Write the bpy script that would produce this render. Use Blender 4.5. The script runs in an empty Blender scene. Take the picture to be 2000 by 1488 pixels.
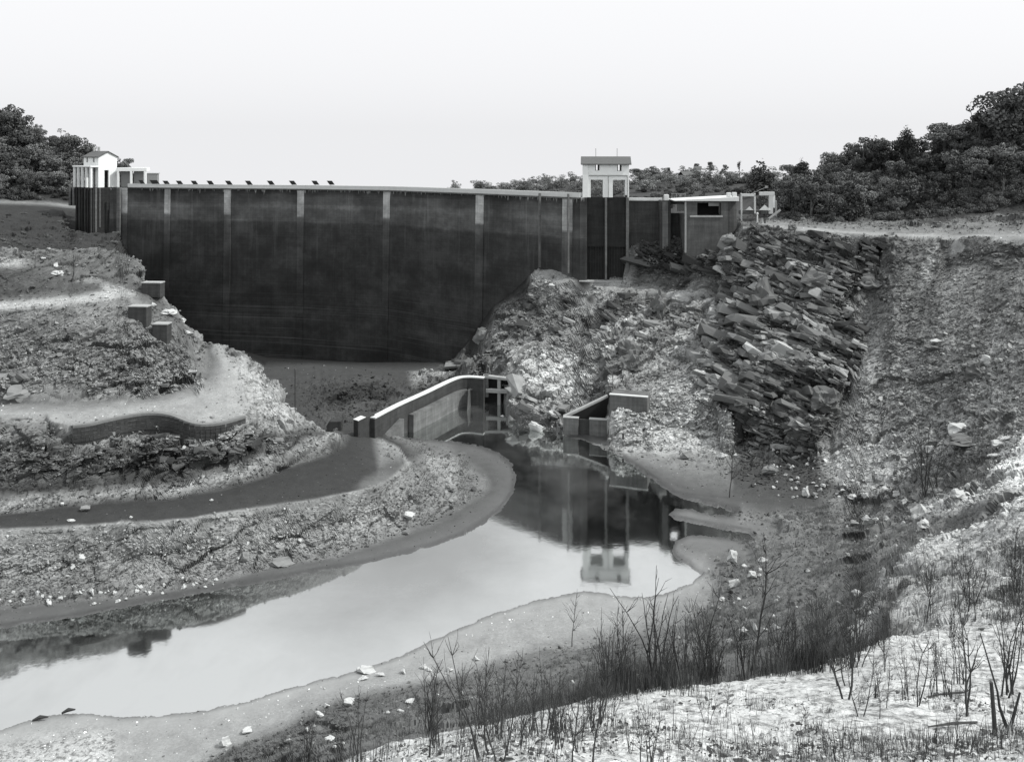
import bpy, bmesh, math, random
import numpy as np
from mathutils import Vector, Matrix, geometry
random.seed(7); rng = np.random.default_rng(11)
S = bpy.context.scene
COL = S.collection
R = math.radians
# ------------------------------------------------------------------ camera, sky, sun, exposure
F, Y0, CAMH = 1700.0, 300.0, 42.9          # focal length in photo pixels, horizon row, eye height above the water
cam_d = bpy.data.cameras.new('camera'); cam = bpy.data.objects.new('camera', cam_d); COL.objects.link(cam)
cam.location = (0, 0, CAMH); cam.rotation_euler = (R(90), 0, 0)
cam_d.sensor_width = 36; cam_d.lens = 36 * F / 2000
cam_d.shift_y = (Y0 - 744) / 2000
cam_d.clip_start = 0.5; cam_d.clip_end = 6000
S.camera = cam
SUN_EL, SUN_AZ = R(47), R(102)             # azimuth clockwise from +Y: the sun stands to the right, a little behind the viewer
w = bpy.data.worlds.new('World'); S.world = w; w.use_nodes = True
nt = w.node_tree; N = nt.nodes; N.clear(); L = nt.links
out = N.new('ShaderNodeOutputWorld'); bg = N.new('ShaderNodeBackground')
sky = N.new('ShaderNodeTexSky'); sky.sky_type = 'NISHITA'; sky.sun_disc = False
sky.sun_elevation = SUN_EL; sky.sun_rotation = SUN_AZ; sky.dust_density = 5.0; sky.air_density = 1.0; sky.ozone_density = 1.0
tc = N.new('ShaderNodeTexCoord'); sx = N.new('ShaderNodeSeparateXYZ'); mx = N.new('ShaderNodeMath'); mx.operation = 'MAXIMUM'; mx.inputs[1].default_value = 0.03
cx = N.new('ShaderNodeCombineXYZ')
L.new(tc.outputs['Generated'], sx.inputs[0]); L.new(sx.outputs[2], mx.inputs[0])
L.new(sx.outputs[0], cx.inputs[0]); L.new(sx.outputs[1], cx.inputs[1]); L.new(mx.outputs[0], cx.inputs[2])
L.new(cx.outputs[0], sky.inputs[0])
bw = N.new('ShaderNodeRGBToBW'); L.new(sky.outputs[0], bw.inputs[0])
mm = N.new('ShaderNodeMath'); mm.operation = 'MULTIPLY_ADD'; mm.inputs[1].default_value = 0.35; mm.inputs[2].default_value = 8.2
L.new(bw.outputs[0], mm.inputs[0])
el = N.new('ShaderNodeMath'); el.operation = 'MULTIPLY_ADD'; el.inputs[1].default_value = 0.45; el.inputs[2].default_value = 1.0   # hazy bright sky, brighter overhead
L.new(mx.outputs[0], el.inputs[0]); ml = N.new('ShaderNodeMath'); ml.operation = 'MULTIPLY'; L.new(mm.outputs[0], ml.inputs[0]); L.new(el.outputs[0], ml.inputs[1])
tint = N.new('ShaderNodeMix'); tint.data_type = 'RGBA'; tint.blend_type = 'MULTIPLY'; tint.inputs[0].default_value = 1
L.new(ml.outputs[0], tint.inputs[6]); tint.inputs[7].default_value = (0.985, 0.99, 1.01, 1)
L.new(tint.outputs[2], bg.inputs[0]); bg.inputs[1].default_value = 0.10
L.new(bg.outputs[0], out.inputs[0])
sd = bpy.data.lights.new('sun', 'SUN'); sd.energy = 3.4; sd.angle = R(0.6); sd.color = (1, 0.99, 0.975)
so = bpy.data.objects.new('sun', sd); COL.objects.link(so)
sdir = Vector((math.sin(SUN_AZ) * math.cos(SUN_EL), math.cos(SUN_AZ) * math.cos(SUN_EL), math.sin(SUN_EL)))
so.rotation_euler = sdir.to_track_quat('Z', 'Y').to_euler(); so.location = (60, 0, 120)
S.view_settings.view_transform = 'Standard'; S.view_settings.look = 'None'; S.view_settings.exposure = 0.0
S.view_settings.gamma = 1; S.view_settings.use_curve_mapping = False
S.render.engine = 'CYCLES'
# ------------------------------------------------------------------ helpers
def P(x, y, z=None, d=None):
    """a place seen at photo position (x, y): its height z or its distance d is known"""
    s = (y - Y0) / F
    if d is None: d = (CAMH - z) / s
    else: z = CAMH - s * d
    return Vector(((x - 1000) / F * d, d, z))
def tag(o, label=None, cat=None, group=None, kind=None):
    if label: o['label'] = label
    if cat: o['category'] = cat
    if group: o['group'] = group
    if kind: o['kind'] = kind
    return o
def link(name, data=None, parent=None, loc=None):
    o = bpy.data.objects.new(name, data); COL.objects.link(o)
    if parent is not None: o.parent = parent
    if loc is not None: o.location = loc
    return o
def np_mesh(name, V, T, mat=None, smooth=False):
    """V (n,3) floats, T (m,k) ints, all faces with k corners"""
    V = np.ascontiguousarray(V, dtype=np.float32); T = np.ascontiguousarray(T, dtype=np.int32)
    me = bpy.data.meshes.new(name); k = T.shape[1]
    me.vertices.add(len(V)); me.vertices.foreach_set('co', V.ravel())
    me.loops.add(T.size); me.loops.foreach_set('vertex_index', T.ravel())
    me.polygons.add(len(T)); me.polygons.foreach_set('loop_start', np.arange(0, T.size, k, dtype=np.int32))
    me.update(calc_edges=True)
    me.polygons.foreach_set('use_smooth', np.full(len(T), smooth, dtype=bool))
    if mat: me.materials.append(mat)
    return me
def ramp(nd, stops):
    e = nd.color_ramp.elements
    while len(e) < len(stops): e.new(0.5)
    for i, (p, v) in enumerate(stops):
        e[i].position = p; e[i].color = (v, v, v, 1)
TINT = (0.972, 1.0, 0.985, 1)
class MT:
    """small node-tree builder: every material is a neutral tone with procedural variation"""
    def __init__(s, name, rough=0.9, spec=0.3):
        s.m = bpy.data.materials.new(name); s.m.use_nodes = True
        s.t = s.m.node_tree; s.b = s.t.nodes['Principled BSDF']
        s.b.inputs['Roughness'].default_value = rough; s.b.inputs['Specular IOR Level'].default_value = spec
        s.pos = s.n('ShaderNodeTexCoord').outputs['Object']
    def n(s, k, **kw):
        nd = s.t.nodes.new(k)
        for a, v in kw.items(): setattr(nd, a, v)
        return nd
    def l(s, a, b): s.t.links.new(a, b)
    def val(s, x, inp):
        if hasattr(x, 'links'): s.l(x, inp)
        else: inp.default_value = x
    def math(s, op, a, b=0.0, c=0.0, clamp=False):
        nd = s.n('ShaderNodeMath', operation=op, use_clamp=clamp)
        s.val(a, nd.inputs[0]); s.val(b, nd.inputs[1])
        if len(nd.inputs) > 2: s.val(c, nd.inputs[2])
        return nd.outputs[0]
    def noise(s, scale, detail=5, rough=0.6, stretch=None, w=0):
        v = s.pos
        if stretch:
            mp = s.n('ShaderNodeMapping'); mp.inputs['Scale'].default_value = stretch; s.l(v, mp.inputs[0]); v = mp.outputs[0]
        nd = s.n('ShaderNodeTexNoise'); s.l(v, nd.inputs['Vector']); nd.inputs['Scale'].default_value = scale
        nd.inputs['Detail'].default_value = detail; nd.inputs['Roughness'].default_value = rough
        return nd.outputs['Fac']
    def vor(s, scale, feature='F1', out='Distance', stretch=None):
        v = s.pos
        if stretch:
            mp = s.n('ShaderNodeMapping'); mp.inputs['Scale'].default_value = stretch; s.l(v, mp.inputs[0]); v = mp.outputs[0]
        nd = s.n('ShaderNodeTexVoronoi', feature=feature); s.l(v, nd.inputs['Vector']); nd.inputs['Scale'].default_value = scale
        return nd.outputs[out]
    def ramp(s, x, stops):
        nd = s.n('ShaderNodeValToRGB'); ramp(nd, stops); s.l(x, nd.inputs[0]); return nd.outputs[0]
    def mix(s, f, a, b):
        nd = s.n('ShaderNodeMix'); s.val(f, nd.inputs[0]); s.val(a, nd.inputs[2]); s.val(b, nd.inputs[3]); return nd.outputs[0]
    def color(s, x):
        nd = s.n('ShaderNodeMix', data_type='RGBA', blend_type='MULTIPLY'); nd.inputs[0].default_value = 1
        if hasattr(x, 'links'): s.l(x, nd.inputs[6])
        else: nd.inputs[6].default_value = (x, x, x, 1)
        nd.inputs[7].default_value = TINT; s.l(nd.outputs[2], s.b.inputs['Base Color'])
    def bump(s, h, strength=0.5, dist=0.1):
        nd = s.n('ShaderNodeBump'); nd.inputs['Strength'].default_value = strength; nd.inputs['Distance'].default_value = dist
        s.l(h, nd.inputs['Height']); s.l(nd.outputs[0], s.b.inputs['Normal'])
def simple(name, tone, var=0.3, scale=2.0, rough=0.85, bump=0.3, bscale=8, bdist=0.05, spec=0.3):
    m = MT(name, rough, spec)
    v = m.math('MULTIPLY_ADD', m.noise(scale, 6, 0.65), 2 * var, 1 - var)
    m.color(m.math('MULTIPLY', v, tone)); m.bump(m.noise(bscale, 6, 0.7), bump, bdist); return m.m
# ---- vectorised noise
def hash3(i, j, k, seed):
    n = (i * 374761393 + j * 668265263 + k * 2147483647 + seed * 974634777) & 0xFFFFFFFF
    n = ((n ^ (n >> 13)) * 1274126177) & 0xFFFFFFFF
    n = ((n ^ (n >> 16)) * 2246822519) & 0xFFFFFFFF
    return ((n ^ (n >> 15)) & 0xFFFFFF) / float(0xFFFFFF)
def vnoise(p, seed=0):
    i = np.floor(p).astype(np.int64); f = p - i; f = f * f * (3 - 2 * f); r = 0
    for a in (0, 1):
        for b in (0, 1):
            for c in (0, 1):
                wt = (f[:, 0] if a else 1 - f[:, 0]) * (f[:, 1] if b else 1 - f[:, 1]) * (f[:, 2] if c else 1 - f[:, 2])
                r = r + wt * hash3(i[:, 0] + a, i[:, 1] + b, i[:, 2] + c, seed)
    return r * 2 - 1
def fbm(p, octv=4, seed=0, gain=0.5):
    r = 0; a = 1; t = 0
    for o in range(octv): r = r + a * vnoise(p * 2.03 ** o + 17.3 * o, seed + o); t += a; a *= gain
    return r / t
def worley(p, seed=0, tilt=0.6):
    """faceted block noise: every cell is a plane of its own height and tilt"""
    i = np.floor(p).astype(np.int64); best = np.full(len(p), 9e9); val = np.zeros(len(p)); sec = np.full(len(p), 9e9)
    for a in (-1, 0, 1):
        for b in (-1, 0, 1):
            for c in (-1, 0, 1):
                I, J, K = i[:, 0] + a, i[:, 1] + b, i[:, 2] + c
                h = [hash3(I, J, K, seed + q) for q in range(3)]
                dx, dy, dz = p[:, 0] - I - h[0], p[:, 1] - J - h[1], p[:, 2] - K - h[2]
                d = dx * dx + dy * dy + dz * dz
                v = h[0] * 2 - 1 + tilt * ((h[1] * 2 - 1) * dx + (h[2] * 2 - 1) * dy + (h[0] - h[2]) * dz) * 1.6
                m = d < best
                sec = np.where(m, best, np.minimum(sec, d)); val = np.where(m, v, val); best = np.where(m, d, best)
    return val, np.sqrt(sec) - np.sqrt(best)
# ------------------------------------------------------------------ terrain: break lines measured on the photograph
# point = (x, y, v): v >= -3 is a height, v < -3 a distance; (x, None, z, d) gives both.  line = (points, tone, rock, gravel)
CR = [(157, 366.8), (235, 367.6), (328, 368.7), (445, 370), (588, 371.2), (755, 373.8), (938, 380.5), (1110, 388), (1140, 388.9)]
def dam_d(x): return 8.9 * F / (np.interp(x, [c[0] for c in CR], [c[1] for c in CR]) - Y0)
SHORE = [(-300, 1262), (0, 1225), (130, 1208), (330, 1170), (450, 1147), (560, 1128), (625, 1116), (700, 1103), (780, 1085), (850, 1065), (905, 1045), (925, 1032),
 (945, 1022), (962, 1008), (985, 990), (1003, 962), (1008, 930), (1000, 905), (975, 885), (930, 868), (870, 859), (810, 857), (785, 853), (792, 840), (850, 805), (912, 772),
 (945, 775), (1000, 780), (990, 812), (1003, 822), (1030, 831), (1075, 841), (1100, 849), (1125, 857), (1150, 865), (1190, 880), (1210, 890), (1270, 934), (1315, 964), (1354, 979), (1400, 989),
 (1440, 1000), (1425, 1008), (1400, 1006), (1370, 1000), (1345, 993), (1318, 996), (1308, 1003), (1318, 1014), (1370, 1024), (1420, 1034), (1462, 1041), (1472, 1050), (1462, 1059), (1420, 1053),
 (1380, 1047), (1345, 1047), (1320, 1058), (1312, 1073), (1322, 1090), (1345, 1102), (1370, 1124), (1350, 1138), (1300, 1160), (1240, 1167), (1190, 1160), (1140, 1155), (1095, 1162), (1040, 1175),
 (960, 1200), (880, 1235), (780, 1283), (690, 1313), (600, 1335), (480, 1370), (380, 1392), (250, 1402), (160, 1393), (100, 1398), (50, 1410), (0, 1428), (-100, 1440), (-300, 1500)]
LN = []
def ln(pts, tone, rock=0.0, grav=0.3): LN.append((pts, tone, rock, grav))
G4 = lambda *a: [(x, None, z, d) for (x, z, d) in a]
# far hills and the valley behind the dam
ln(G4((-500, 5, 700), (2500, 5, 700)), .06, 0, 0)
ln(G4((-500, -12, 600), (300, -12, 560), (800, -14, 560), (900, 5, 560), (1200, 14, 540), (1480, 14, 480), (1700, 20, 400), (2500, 40, 350)), .06, 0, 0)
ln([(805, None, -12, 520), (845, 388, -520), (880, 377, -515), (920, 371, -510), (960, 367, -500), (1050, 360, -480), (1130, 358, -470), (1230, 352, -455), (1300, 350, -440), (1400, 348, -420), (1480, 352, -400), (1540, 356, -380), (1640, 352, -360)], .07, 0, 0)
ln([(830, None, -14, 330), (1000, None, 4, 330), (1130, 395, -320), (1230, 392, -300), (1350, 386, -290), (1440, 382, -280), (1500, 385, -260)], .08, 0, 0)
ln(G4((250, -12, 250), (700, -14, 240), (1000, -10, 225), (1130, 5, 215), (1250, 22, 205), (1340, 27, 200)), .06, 0, 0)
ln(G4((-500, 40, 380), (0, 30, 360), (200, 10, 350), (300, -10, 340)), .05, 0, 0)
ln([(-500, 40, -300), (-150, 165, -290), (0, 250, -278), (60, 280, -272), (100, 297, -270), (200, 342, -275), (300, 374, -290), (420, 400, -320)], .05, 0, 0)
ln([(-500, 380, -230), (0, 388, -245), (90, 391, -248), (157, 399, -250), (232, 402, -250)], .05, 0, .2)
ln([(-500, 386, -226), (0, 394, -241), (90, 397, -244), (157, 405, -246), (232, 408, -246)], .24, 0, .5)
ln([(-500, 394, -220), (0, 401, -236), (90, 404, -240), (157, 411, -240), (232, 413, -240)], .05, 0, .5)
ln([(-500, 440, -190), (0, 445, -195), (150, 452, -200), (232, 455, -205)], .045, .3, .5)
# foot of the dam
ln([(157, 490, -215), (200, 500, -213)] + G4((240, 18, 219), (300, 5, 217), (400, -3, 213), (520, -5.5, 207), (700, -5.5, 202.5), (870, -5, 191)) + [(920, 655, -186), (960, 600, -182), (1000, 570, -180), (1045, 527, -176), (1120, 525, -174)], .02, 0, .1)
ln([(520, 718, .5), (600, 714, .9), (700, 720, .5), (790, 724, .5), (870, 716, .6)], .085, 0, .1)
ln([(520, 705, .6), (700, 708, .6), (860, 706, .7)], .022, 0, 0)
# left mound
ln([(-500, 478, -122), (0, 487, -121), (60, 488, -122.5), (165, 485, -125), (240, 484, -126), (262, 500, -125.5), (290, 548, -124), (340, 602, -122), (400, 662, -120), (455, 682, -118), (500, 705, -117), (530, 735, -116), (560, 778, -115), (600, 822, -114.5), (650, 845, -114.8)], .22, .35, .5)
ln(G4((-500, 26, 140), (0, 26, 142), (240, 18, 137), (300, 11, 135), (340, 8, 132), (400, 6, 131), (500, 3, 127), (600, 1.5, 123), (650, 1.2, 121)), .06, 0, .2)
ln([(-500, 588, -117.5), (0, 580, -117.6), (120, 570, -119.5), (180, 560, -121), (230, 560, -121.4), (290, 572, -121.6), (320, 600, -120.6), (365, 648, -118.6)], .12, .1, .4)
ln([(-500, 520, -120), (0, 520, -119.6), (140, 525, -122.3), (230, 530, -123.6)], .13, .15, .3)
ln([(-500, 610, -112), (0, 603, -112.4), (100, 594, -113.4), (200, 583, -115.6), (250, 585, -117), (285, 600, -117.6)], .22, .1, .4)
ln([(-500, 700, 17), (0, 700, 17.2), (150, 690, 17.9), (280, 650, 19.6), (350, 690, 16.8)], .20, .35, .9)
ln([(-500, 775, 14.5), (-60, 760, 14.6), (0, 755, 14.6), (100, 752, 14.6), (200, 762, 14.0), (300, 759, 13.9), (360, 744, 14.4), (392, 727, 15.0)], .27, .7, .9)
ln([(-500, 792, 13), (0, 787, 13), (100, 790, 13), (200, 783, 13), (300, 777, 13), (370, 757, 13.5), (402, 735, 14.2), (415, 705, 15.3), (404, 685, 16.1)], .17, .1, .2)
ln([(-500, 806, 12.9), (0, 808, 12.9), (150, 808, 12.9), (300, 792, 12.9), (400, 776, 13.1), (440, 750, 13.8), (432, 705, 15.4), (416, 682, 16.4)], .30, 0, .15)
WT = [(144, 832, 12.3), (175, 828, 12.4), (210, 820, 12.5), (250, 812, 12.5), (294, 807, 12.5), (335, 811, 12.3), (384, 828, 11.6), (430, 826, 11.5), (477, 813, 11.6)]   # crest of the curved stone retaining wall
WD = [(x, z, P(x, y, z=z).y) for x, y, z in WT]
ln([(-500, 824, 12.7), (0, 822, 12.7), (100, 824, 12.6)] + G4(*[(x, z - .05, d + .3) for x, z, d in WD]) + [(493, 792, 12.2), (468, 762, 13.1), (470, 740, 13.9), (458, 714, 14.9), (436, 690, 16.0)], .30, .1, .3)
ln([(-500, 850, 10.9), (0, 848, 11.0), (100, 852, 11.0)] + G4(*[(x, z - 1.75, d - .3) for x, z, d in WD]), .26, .5, .6)
ln([(490, 800, 11.2), (520, 775, -113), (540, 790, -112)], .27, .15, .5)
ln([(485, 850, 9.4), (520, 846, 8.8), (552, 835, 8.5), (580, 826, 8.2)], .24, .4, .6)
ln([(-500, 930, -92.5), (0, 905, -94.5), (150, 885, -95.2), (300, 880, -99), (400, 890, -99.7), (470, 880, -101.5), (550, 858, -106.5)], .11, 1.0, .6)
ln([(-500, 985, 6.8), (0, 962, 6.7), (130, 955, 6.6), (300, 935, 6.5), (400, 915, 7), (500, 890, 7.2), (560, 868, 7), (600, 850, 6.8), (640, 847, 6.3)], .08, .2, .3)
ln([(-500, 1000, 6.5), (0, 985, 6.4), (130, 972, 6.3), (200, 963, 6.3), (330, 950, 6.3), (430, 936, 6.4), (500, 908, 6.5), (560, 887, 6.4), (600, 872, 6.3), (640, 858, 5.9), (657, 848, 5.6)], .28, .25, .7)
ln([(-500, 1020, 5.8), (0, 1003, 5.8), (120, 991, 5.8), (200, 979, 5.8), (330, 968, 5.8), (430, 955, 5.7), (500, 934, 5.6), (570, 908, 5.4), (640, 884, 4.8), (667, 868, 4.5), (669, 850, 3.5), (645, 835, 2)], .13, .2, .5)
ln([(-500, 1022, 5.75), (0, 1008, 5.75), (200, 985, 5.7), (330, 975, 5.7), (430, 961, 5.6), (500, 941, 5.5), (570, 915, 5.3), (640, 893, 4.6), (678, 872, 4)], .055, 0, 0)
EDGE = [(-500, 1050, 5.6), (0, 1030, 5.6), (150, 1022, 5.6), (300, 1015, 5.6), (380, 1008, 5.5), (430, 998, 5.4), (520, 985, 5.2), (620, 970, 4.9), (700, 956, 4.4), (750, 940, 3.8), (780, 915, 3), (795, 893, 2.4), (780, 870, 2.1), (750, 854, 2)]
ln(EDGE, .065, 0, .1)
ln([(x, y + 6, z - .12) for x, y, z in EDGE], .30, .1, .5)
ln([(-500, 1140, 2.4), (0, 1110, 2.6), (150, 1100, 2.6), (300, 1085, 2.5), (450, 1070, 2.3), (600, 1040, 2), (700, 1015, 1.8), (800, 975, 1.6), (870, 925, 1.2), (850, 890, 1)], .29, .25, .9)
ln([(-500, 1220, .35), (0, 1182, .35), (100, 1175, .35), (250, 1162, .3), (400, 1138, .3), (480, 1120, .3), (560, 1100, .3), (630, 1088, .3), (700, 1068, .3), (780, 1040, .3), (850, 1012, .3), (900, 987, .3), (942, 958, .3), (946, 932, .3), (905, 900, .3), (850, 880, .4), (800, 864, .5), (775, 855, .6)], .17, .2, .6)
ln([(-500, 1230, .22), (0, 1192, .22), (250, 1172, .2), (400, 1148, .2), (560, 1109, .2), (700, 1080, .2), (850, 1030, .2), (960, 962, .2), (966, 930, .2), (900, 885, .2)], .12, 0, 0)
ln([(x, y - 3, .06) for x, y in SHORE[:24]], .13, 0, 0)
# centre: mud behind the training wall
ln([(600, 765, 1.2), (640, 752, 2.2), (690, 745, 2.6), (760, 742, 2.2), (776, 752, 1.6)], .075, .25, .4)
ln([(640, 785, .8), (700, 780, .5), (770, 775, .6)], .045, .5, .6)
ln([(640, 815, 1.2), (690, 800, .8), (740, 790, .8), (800, 765, .8), (860, 745, .9), (920, 728, 1.4)], .08, .3, .5)
ln([(660, 855, 2), (690, 846, 2), (720, 848, 1.8)], .07, 0, .1)
ln([(890, 722, 1.3), (850, 728, .9), (815, 731, .8)], .30, .5, .8)
# right bank: rocky nose, ledge, upper cliff
ln([(985, 812, .1), (1003, 822, .1), (1030, 831, .1), (1075, 841, .1), (1098, 848, .1)], .25, .3, .5)
ln([(1192, 872, .2), (1230, 879, .25), (1340, 888, .35), (1440, 886, .5)], .25, .3, .5)
ln(G4((1103, .05, 131.2), (1145, .06, 130.9), (1188, .1, 130.3)), .12, 0, 0)
ln(G4((1112, .3, 134.2), (1150, .4, 133.8), (1178, .5, 133.2)), .06, 0, .1)
ln([(1000, 790, 2.2), (1040, 800, 2.2), (1085, 815, 1.8), (1105, 820, 1)], .36, .6, .6)
ln([(1193, 799, -130.1), (1230, 803, -129.4), (1262, 802, -128.5)], .36, .4, .9)
ln([(1195, 835, 1.6), (1260, 830, 2.6), (1340, 835, 2.6), (1400, 842, 2.2), (1440, 850, 1.8)], .38, .15, .9)
ln([(860, 722, -173), (900, 712, -166), (925, 690, -161), (935, 720, -158), (950, 705, -157)], .18, .9, .5)
ln([(945, 738, 2.5), (1000, 735, 4.5), (1020, 750, 4.6), (1070, 770, 4), (1110, 785, 3.2), (1150, 788, 3.4)], .28, .5, .6)
ln([(1190, 770, 6), (1265, 784, 5.3), (1340, 782, 6), (1400, 790, 6), (1425, 800, 6)], .30, .15, .9)
ln([(960, 680, -162), (1010, 675, -158), (1060, 672, -155), (1150, 660, -152), (1250, 650, -149), (1350, 650, -146), (1385, 650, -144.5)], .22, .5, .8)
ln([(975, 600, -177), (1020, 600, -172), (1100, 600, -166), (1200, 600, -161), (1300, 605, -156), (1370, 610, -151)], .16, .6, .8)
ln([(1040, 546, -172), (1090, 553, -170), (1133, 552, -168.5), (1215, 562, -166), (1300, 573, -160), (1405, 589, -152)], .30, .2, .5)
ln([(1045, 527, -175.5), (1090, 525, -174), (1130, 548, -170), (1215, 552, -169), (1300, 564, -165), (1400, 578, -157)], .22, .1, .4)
ln([(1228, 520, -170), (1330, 520, -166), (1400, 520, -160)], .07, .8, .6)
ln([(1228, 480, -171), (1260, 472, -170), (1300, 462, -170), (1340, 470, -167), (1400, 470, -166), (1440, 452, -163), (1480, 442, -161)], .11, .5, .7)
ln(G4((1228, 24, 185), (1340, 27, 180), (1440, 29.5, 175), (1500, 29, 175)), .10, 0, .4)
# rock outcrop between ledge and gully
ln([(1425, 600, -149), (1480, 565, -147), (1560, 555, -144), (1620, 560, -142), (1690, 575, -140)], .20, 1.4, .3)
ln([(1420, 500, -157), (1480, 490, -154), (1560, 490, -151), (1650, 500, -149), (1700, 510, -146)], .20, 1.2, .5)
ln([(1450, 690, -136), (1500, 672, -133), (1580, 680, -131), (1650, 715, -128)], .20, 1.6, .3)
ln([(1405, 742, -132.5), (1460, 735, -129), (1560, 745, -127), (1640, 765, -125.5)], .20, 1.6, .3)
ln([(1455, 792, -126), (1500, 795, -124.5), (1600, 810, -121)], .20, 1.4, .3)
ln([(1450, 865, 1), (1520, 880, 1.2), (1570, 892, 1.6)], .20, .8, .5)
ln([(1740, 470, -149), (1718, 520, -145), (1702, 600, -138), (1672, 680, -131), (1655, 760, -126), (1625, 830, -120.5), (1595, 880, -115.5)], .20, .1, .7)
# road along the top, bank and wooded hill above
ln([(1450, 436, -163), (1530, 438, -160), (1600, 445, -156), (1700, 452, -152), (1850, 457, -146), (2000, 455, -137), (2400, 455, -122)], .20, 0, .3)
ln([(1450, 441, -160), (1530, 443, -156), (1600, 450, -152), (1700, 458, -148), (1850, 463, -142), (2000, 461, -132), (2400, 463, -118)], .34, 0, .2)
ln([(1450, 446, -158.5), (1530, 449, -154.5), (1600, 456, -150.5), (1700, 464, -146.5), (1850, 469, -140.5), (2000, 467, -130), (2400, 469, -116)], .14, .3, .7)
ln([(1480, 426, -172), (1540, 430, -168), (1640, 432, -164), (1780, 436, -160), (2000, 428, -150), (2400, 420, -135)], .13, .3, .9)
ln([(1480, 415, -180), (1540, 415, -176), (1640, 418, -172), (1780, 420, -168), (2000, 412, -160), (2400, 395, -145)], .05, .2, .3)
ln([(1470, 375, -260), (1540, 362, -215), (1600, 350, -212), (1700, 318, -205), (1800, 308, -200), (1900, 275, -195), (2000, 222, -190), (2400, 60, -190)], .05, 0, .2)
ln(G4((1540, 18, 300), (1700, 30, 270), (2000, 38, 260), (2500, 50, 260)), .05, 0, .2)
# scree slope right of the gully
ln([(1850, 520, -137), (2000, 520, -126), (2400, 520, -110)], .19, .05, .9)
ln([(1800, 590, -131), (1920, 590, -124), (2100, 580, -110), (2400, 570, -98)], .18, .1, .9)
ln([(1780, 660, -126), (1950, 650, -115), (2150, 620, -102), (2400, 600, -92)], .22, .2, 1)
ln([(1745, 780, -118), (1850, 780, -112), (1950, 760, -104), (2100, 740, -92), (2400, 700, -78)], .24, .35, 1)
ln([(1700, 880, -112), (1800, 880, -106), (1900, 850, -98), (2000, 830, -88), (2200, 800, -76), (2400, 780, -70)], .30, .4, 1)
ln([(1640, 935, 1.8), (1750, 950, -101), (1850, 930, -94), (1930, 900, -86), (2050, 880, -75), (2400, 850, -62)], .16, .3, .9)
ln([(1490, 930, .5), (1560, 945, .8), (1600, 965, 1.2)], .08, 0, .7)
ln([(1450, 895, .6), (1500, 900, .7), (1560, 910, 1.3), (1620, 915, 1.9)], .08, .2, .8)
ln([(1220, 900, .15), (1300, 940, .15), (1370, 965, .2), (1430, 975, .3), (1500, 985, .4), (1600, 990, .8)], .105, 0, .05)
ln([(1450, 1010, .3), (1560, 1015, .9), (1650, 1012, 2), (1710, 1010, -96), (1790, 992, -86), (1880, 962, -78), (1980, 932, -68), (2400, 880, -55)], .18, .4, .7)
ln([(1340, 1005, .12), (1400, 1015, .14), (1460, 1028, .15), (1520, 1035, .3)], .17, 0, 0)
ln([(1480, 1050, .3), (1600, 1050, 2.2), (1700, 1060, -84), (1780, 1040, -76), (1860, 1012, -66), (1950, 975, -60), (2400, 900, -50)], .17, .2, .5)
ln([(1335, 1070, .15), (1400, 1075, .2), (1460, 1080, .3)], .17, 0, 0)
ln([(1400, 1110, .5), (1500, 1100, 2.5), (1600, 1110, 5), (1680, 1118, -70), (1730, 1110, -62)], .165, .15, .5)
ln([(1385, 1170, .4), (1480, 1180, 3.2), (1600, 1190, 7.5), (1690, 1185, -57)], .165, .15, .5)
ln([(1300, 1235, .8), (1400, 1240, 2.8), (1500, 1250, 6.5), (1600, 1250, 11), (1690, 1240, -50)], .155, .1, .4)
ln([(1360, 1135, .12), (1300, 1175, .15), (1240, 1182, .12), (1190, 1176, .12), (1140, 1171, .12), (1095, 1176, .12), (1040, 1190, .12), (960, 1215, .12), (880, 1250, .12), (780, 1296, .12), (700, 1322, .12), (600, 1343, .12), (480, 1380, .12), (380, 1403, .12), (250, 1412, .12), (160, 1402, .12), (50, 1420, .12), (-100, 1452, .12), (-500, 1560, .12)], .33, 0, 0)
ln([(1250, 1210, .3), (1150, 1225, .3), (1050, 1255, .4), (940, 1292, .5), (870, 1318, .5), (700, 1345, .6), (610, 1372, .5), (560, 1400, .5), (500, 1428, .5), (440, 1453, .5), (370, 1488, .5), (250, 1545, .5)], .31, 0, .1)
ln([(1260, 1235, .7), (1150, 1262, .8), (1050, 1280, .8), (960, 1305, .9), (880, 1330, .9), (760, 1350, 1.1), (640, 1378, .9), (560, 1425, .9), (460, 1470, .8), (390, 1510, .8)], .15, .1, .5)
ln([(1000, 1350, 3.5), (1100, 1310, 2.2), (1200, 1290, 2.4), (1290, 1300, 4.8), (1400, 1310, 9)], .15, .1, .4)
ln([(480, 1520, 3), (600, 1450, 3.3), (700, 1430, 4.6), (800, 1410, 5.8), (900, 1400, 7)], .155, .2, .5)
ln([(-500, 1700, .6), (0, 1520, .5), (200, 1470, .3), (150, 1560, .6)], .60, 0, .1)  # tone raised to paint the sheen of reflected sky on wet mud
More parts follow.
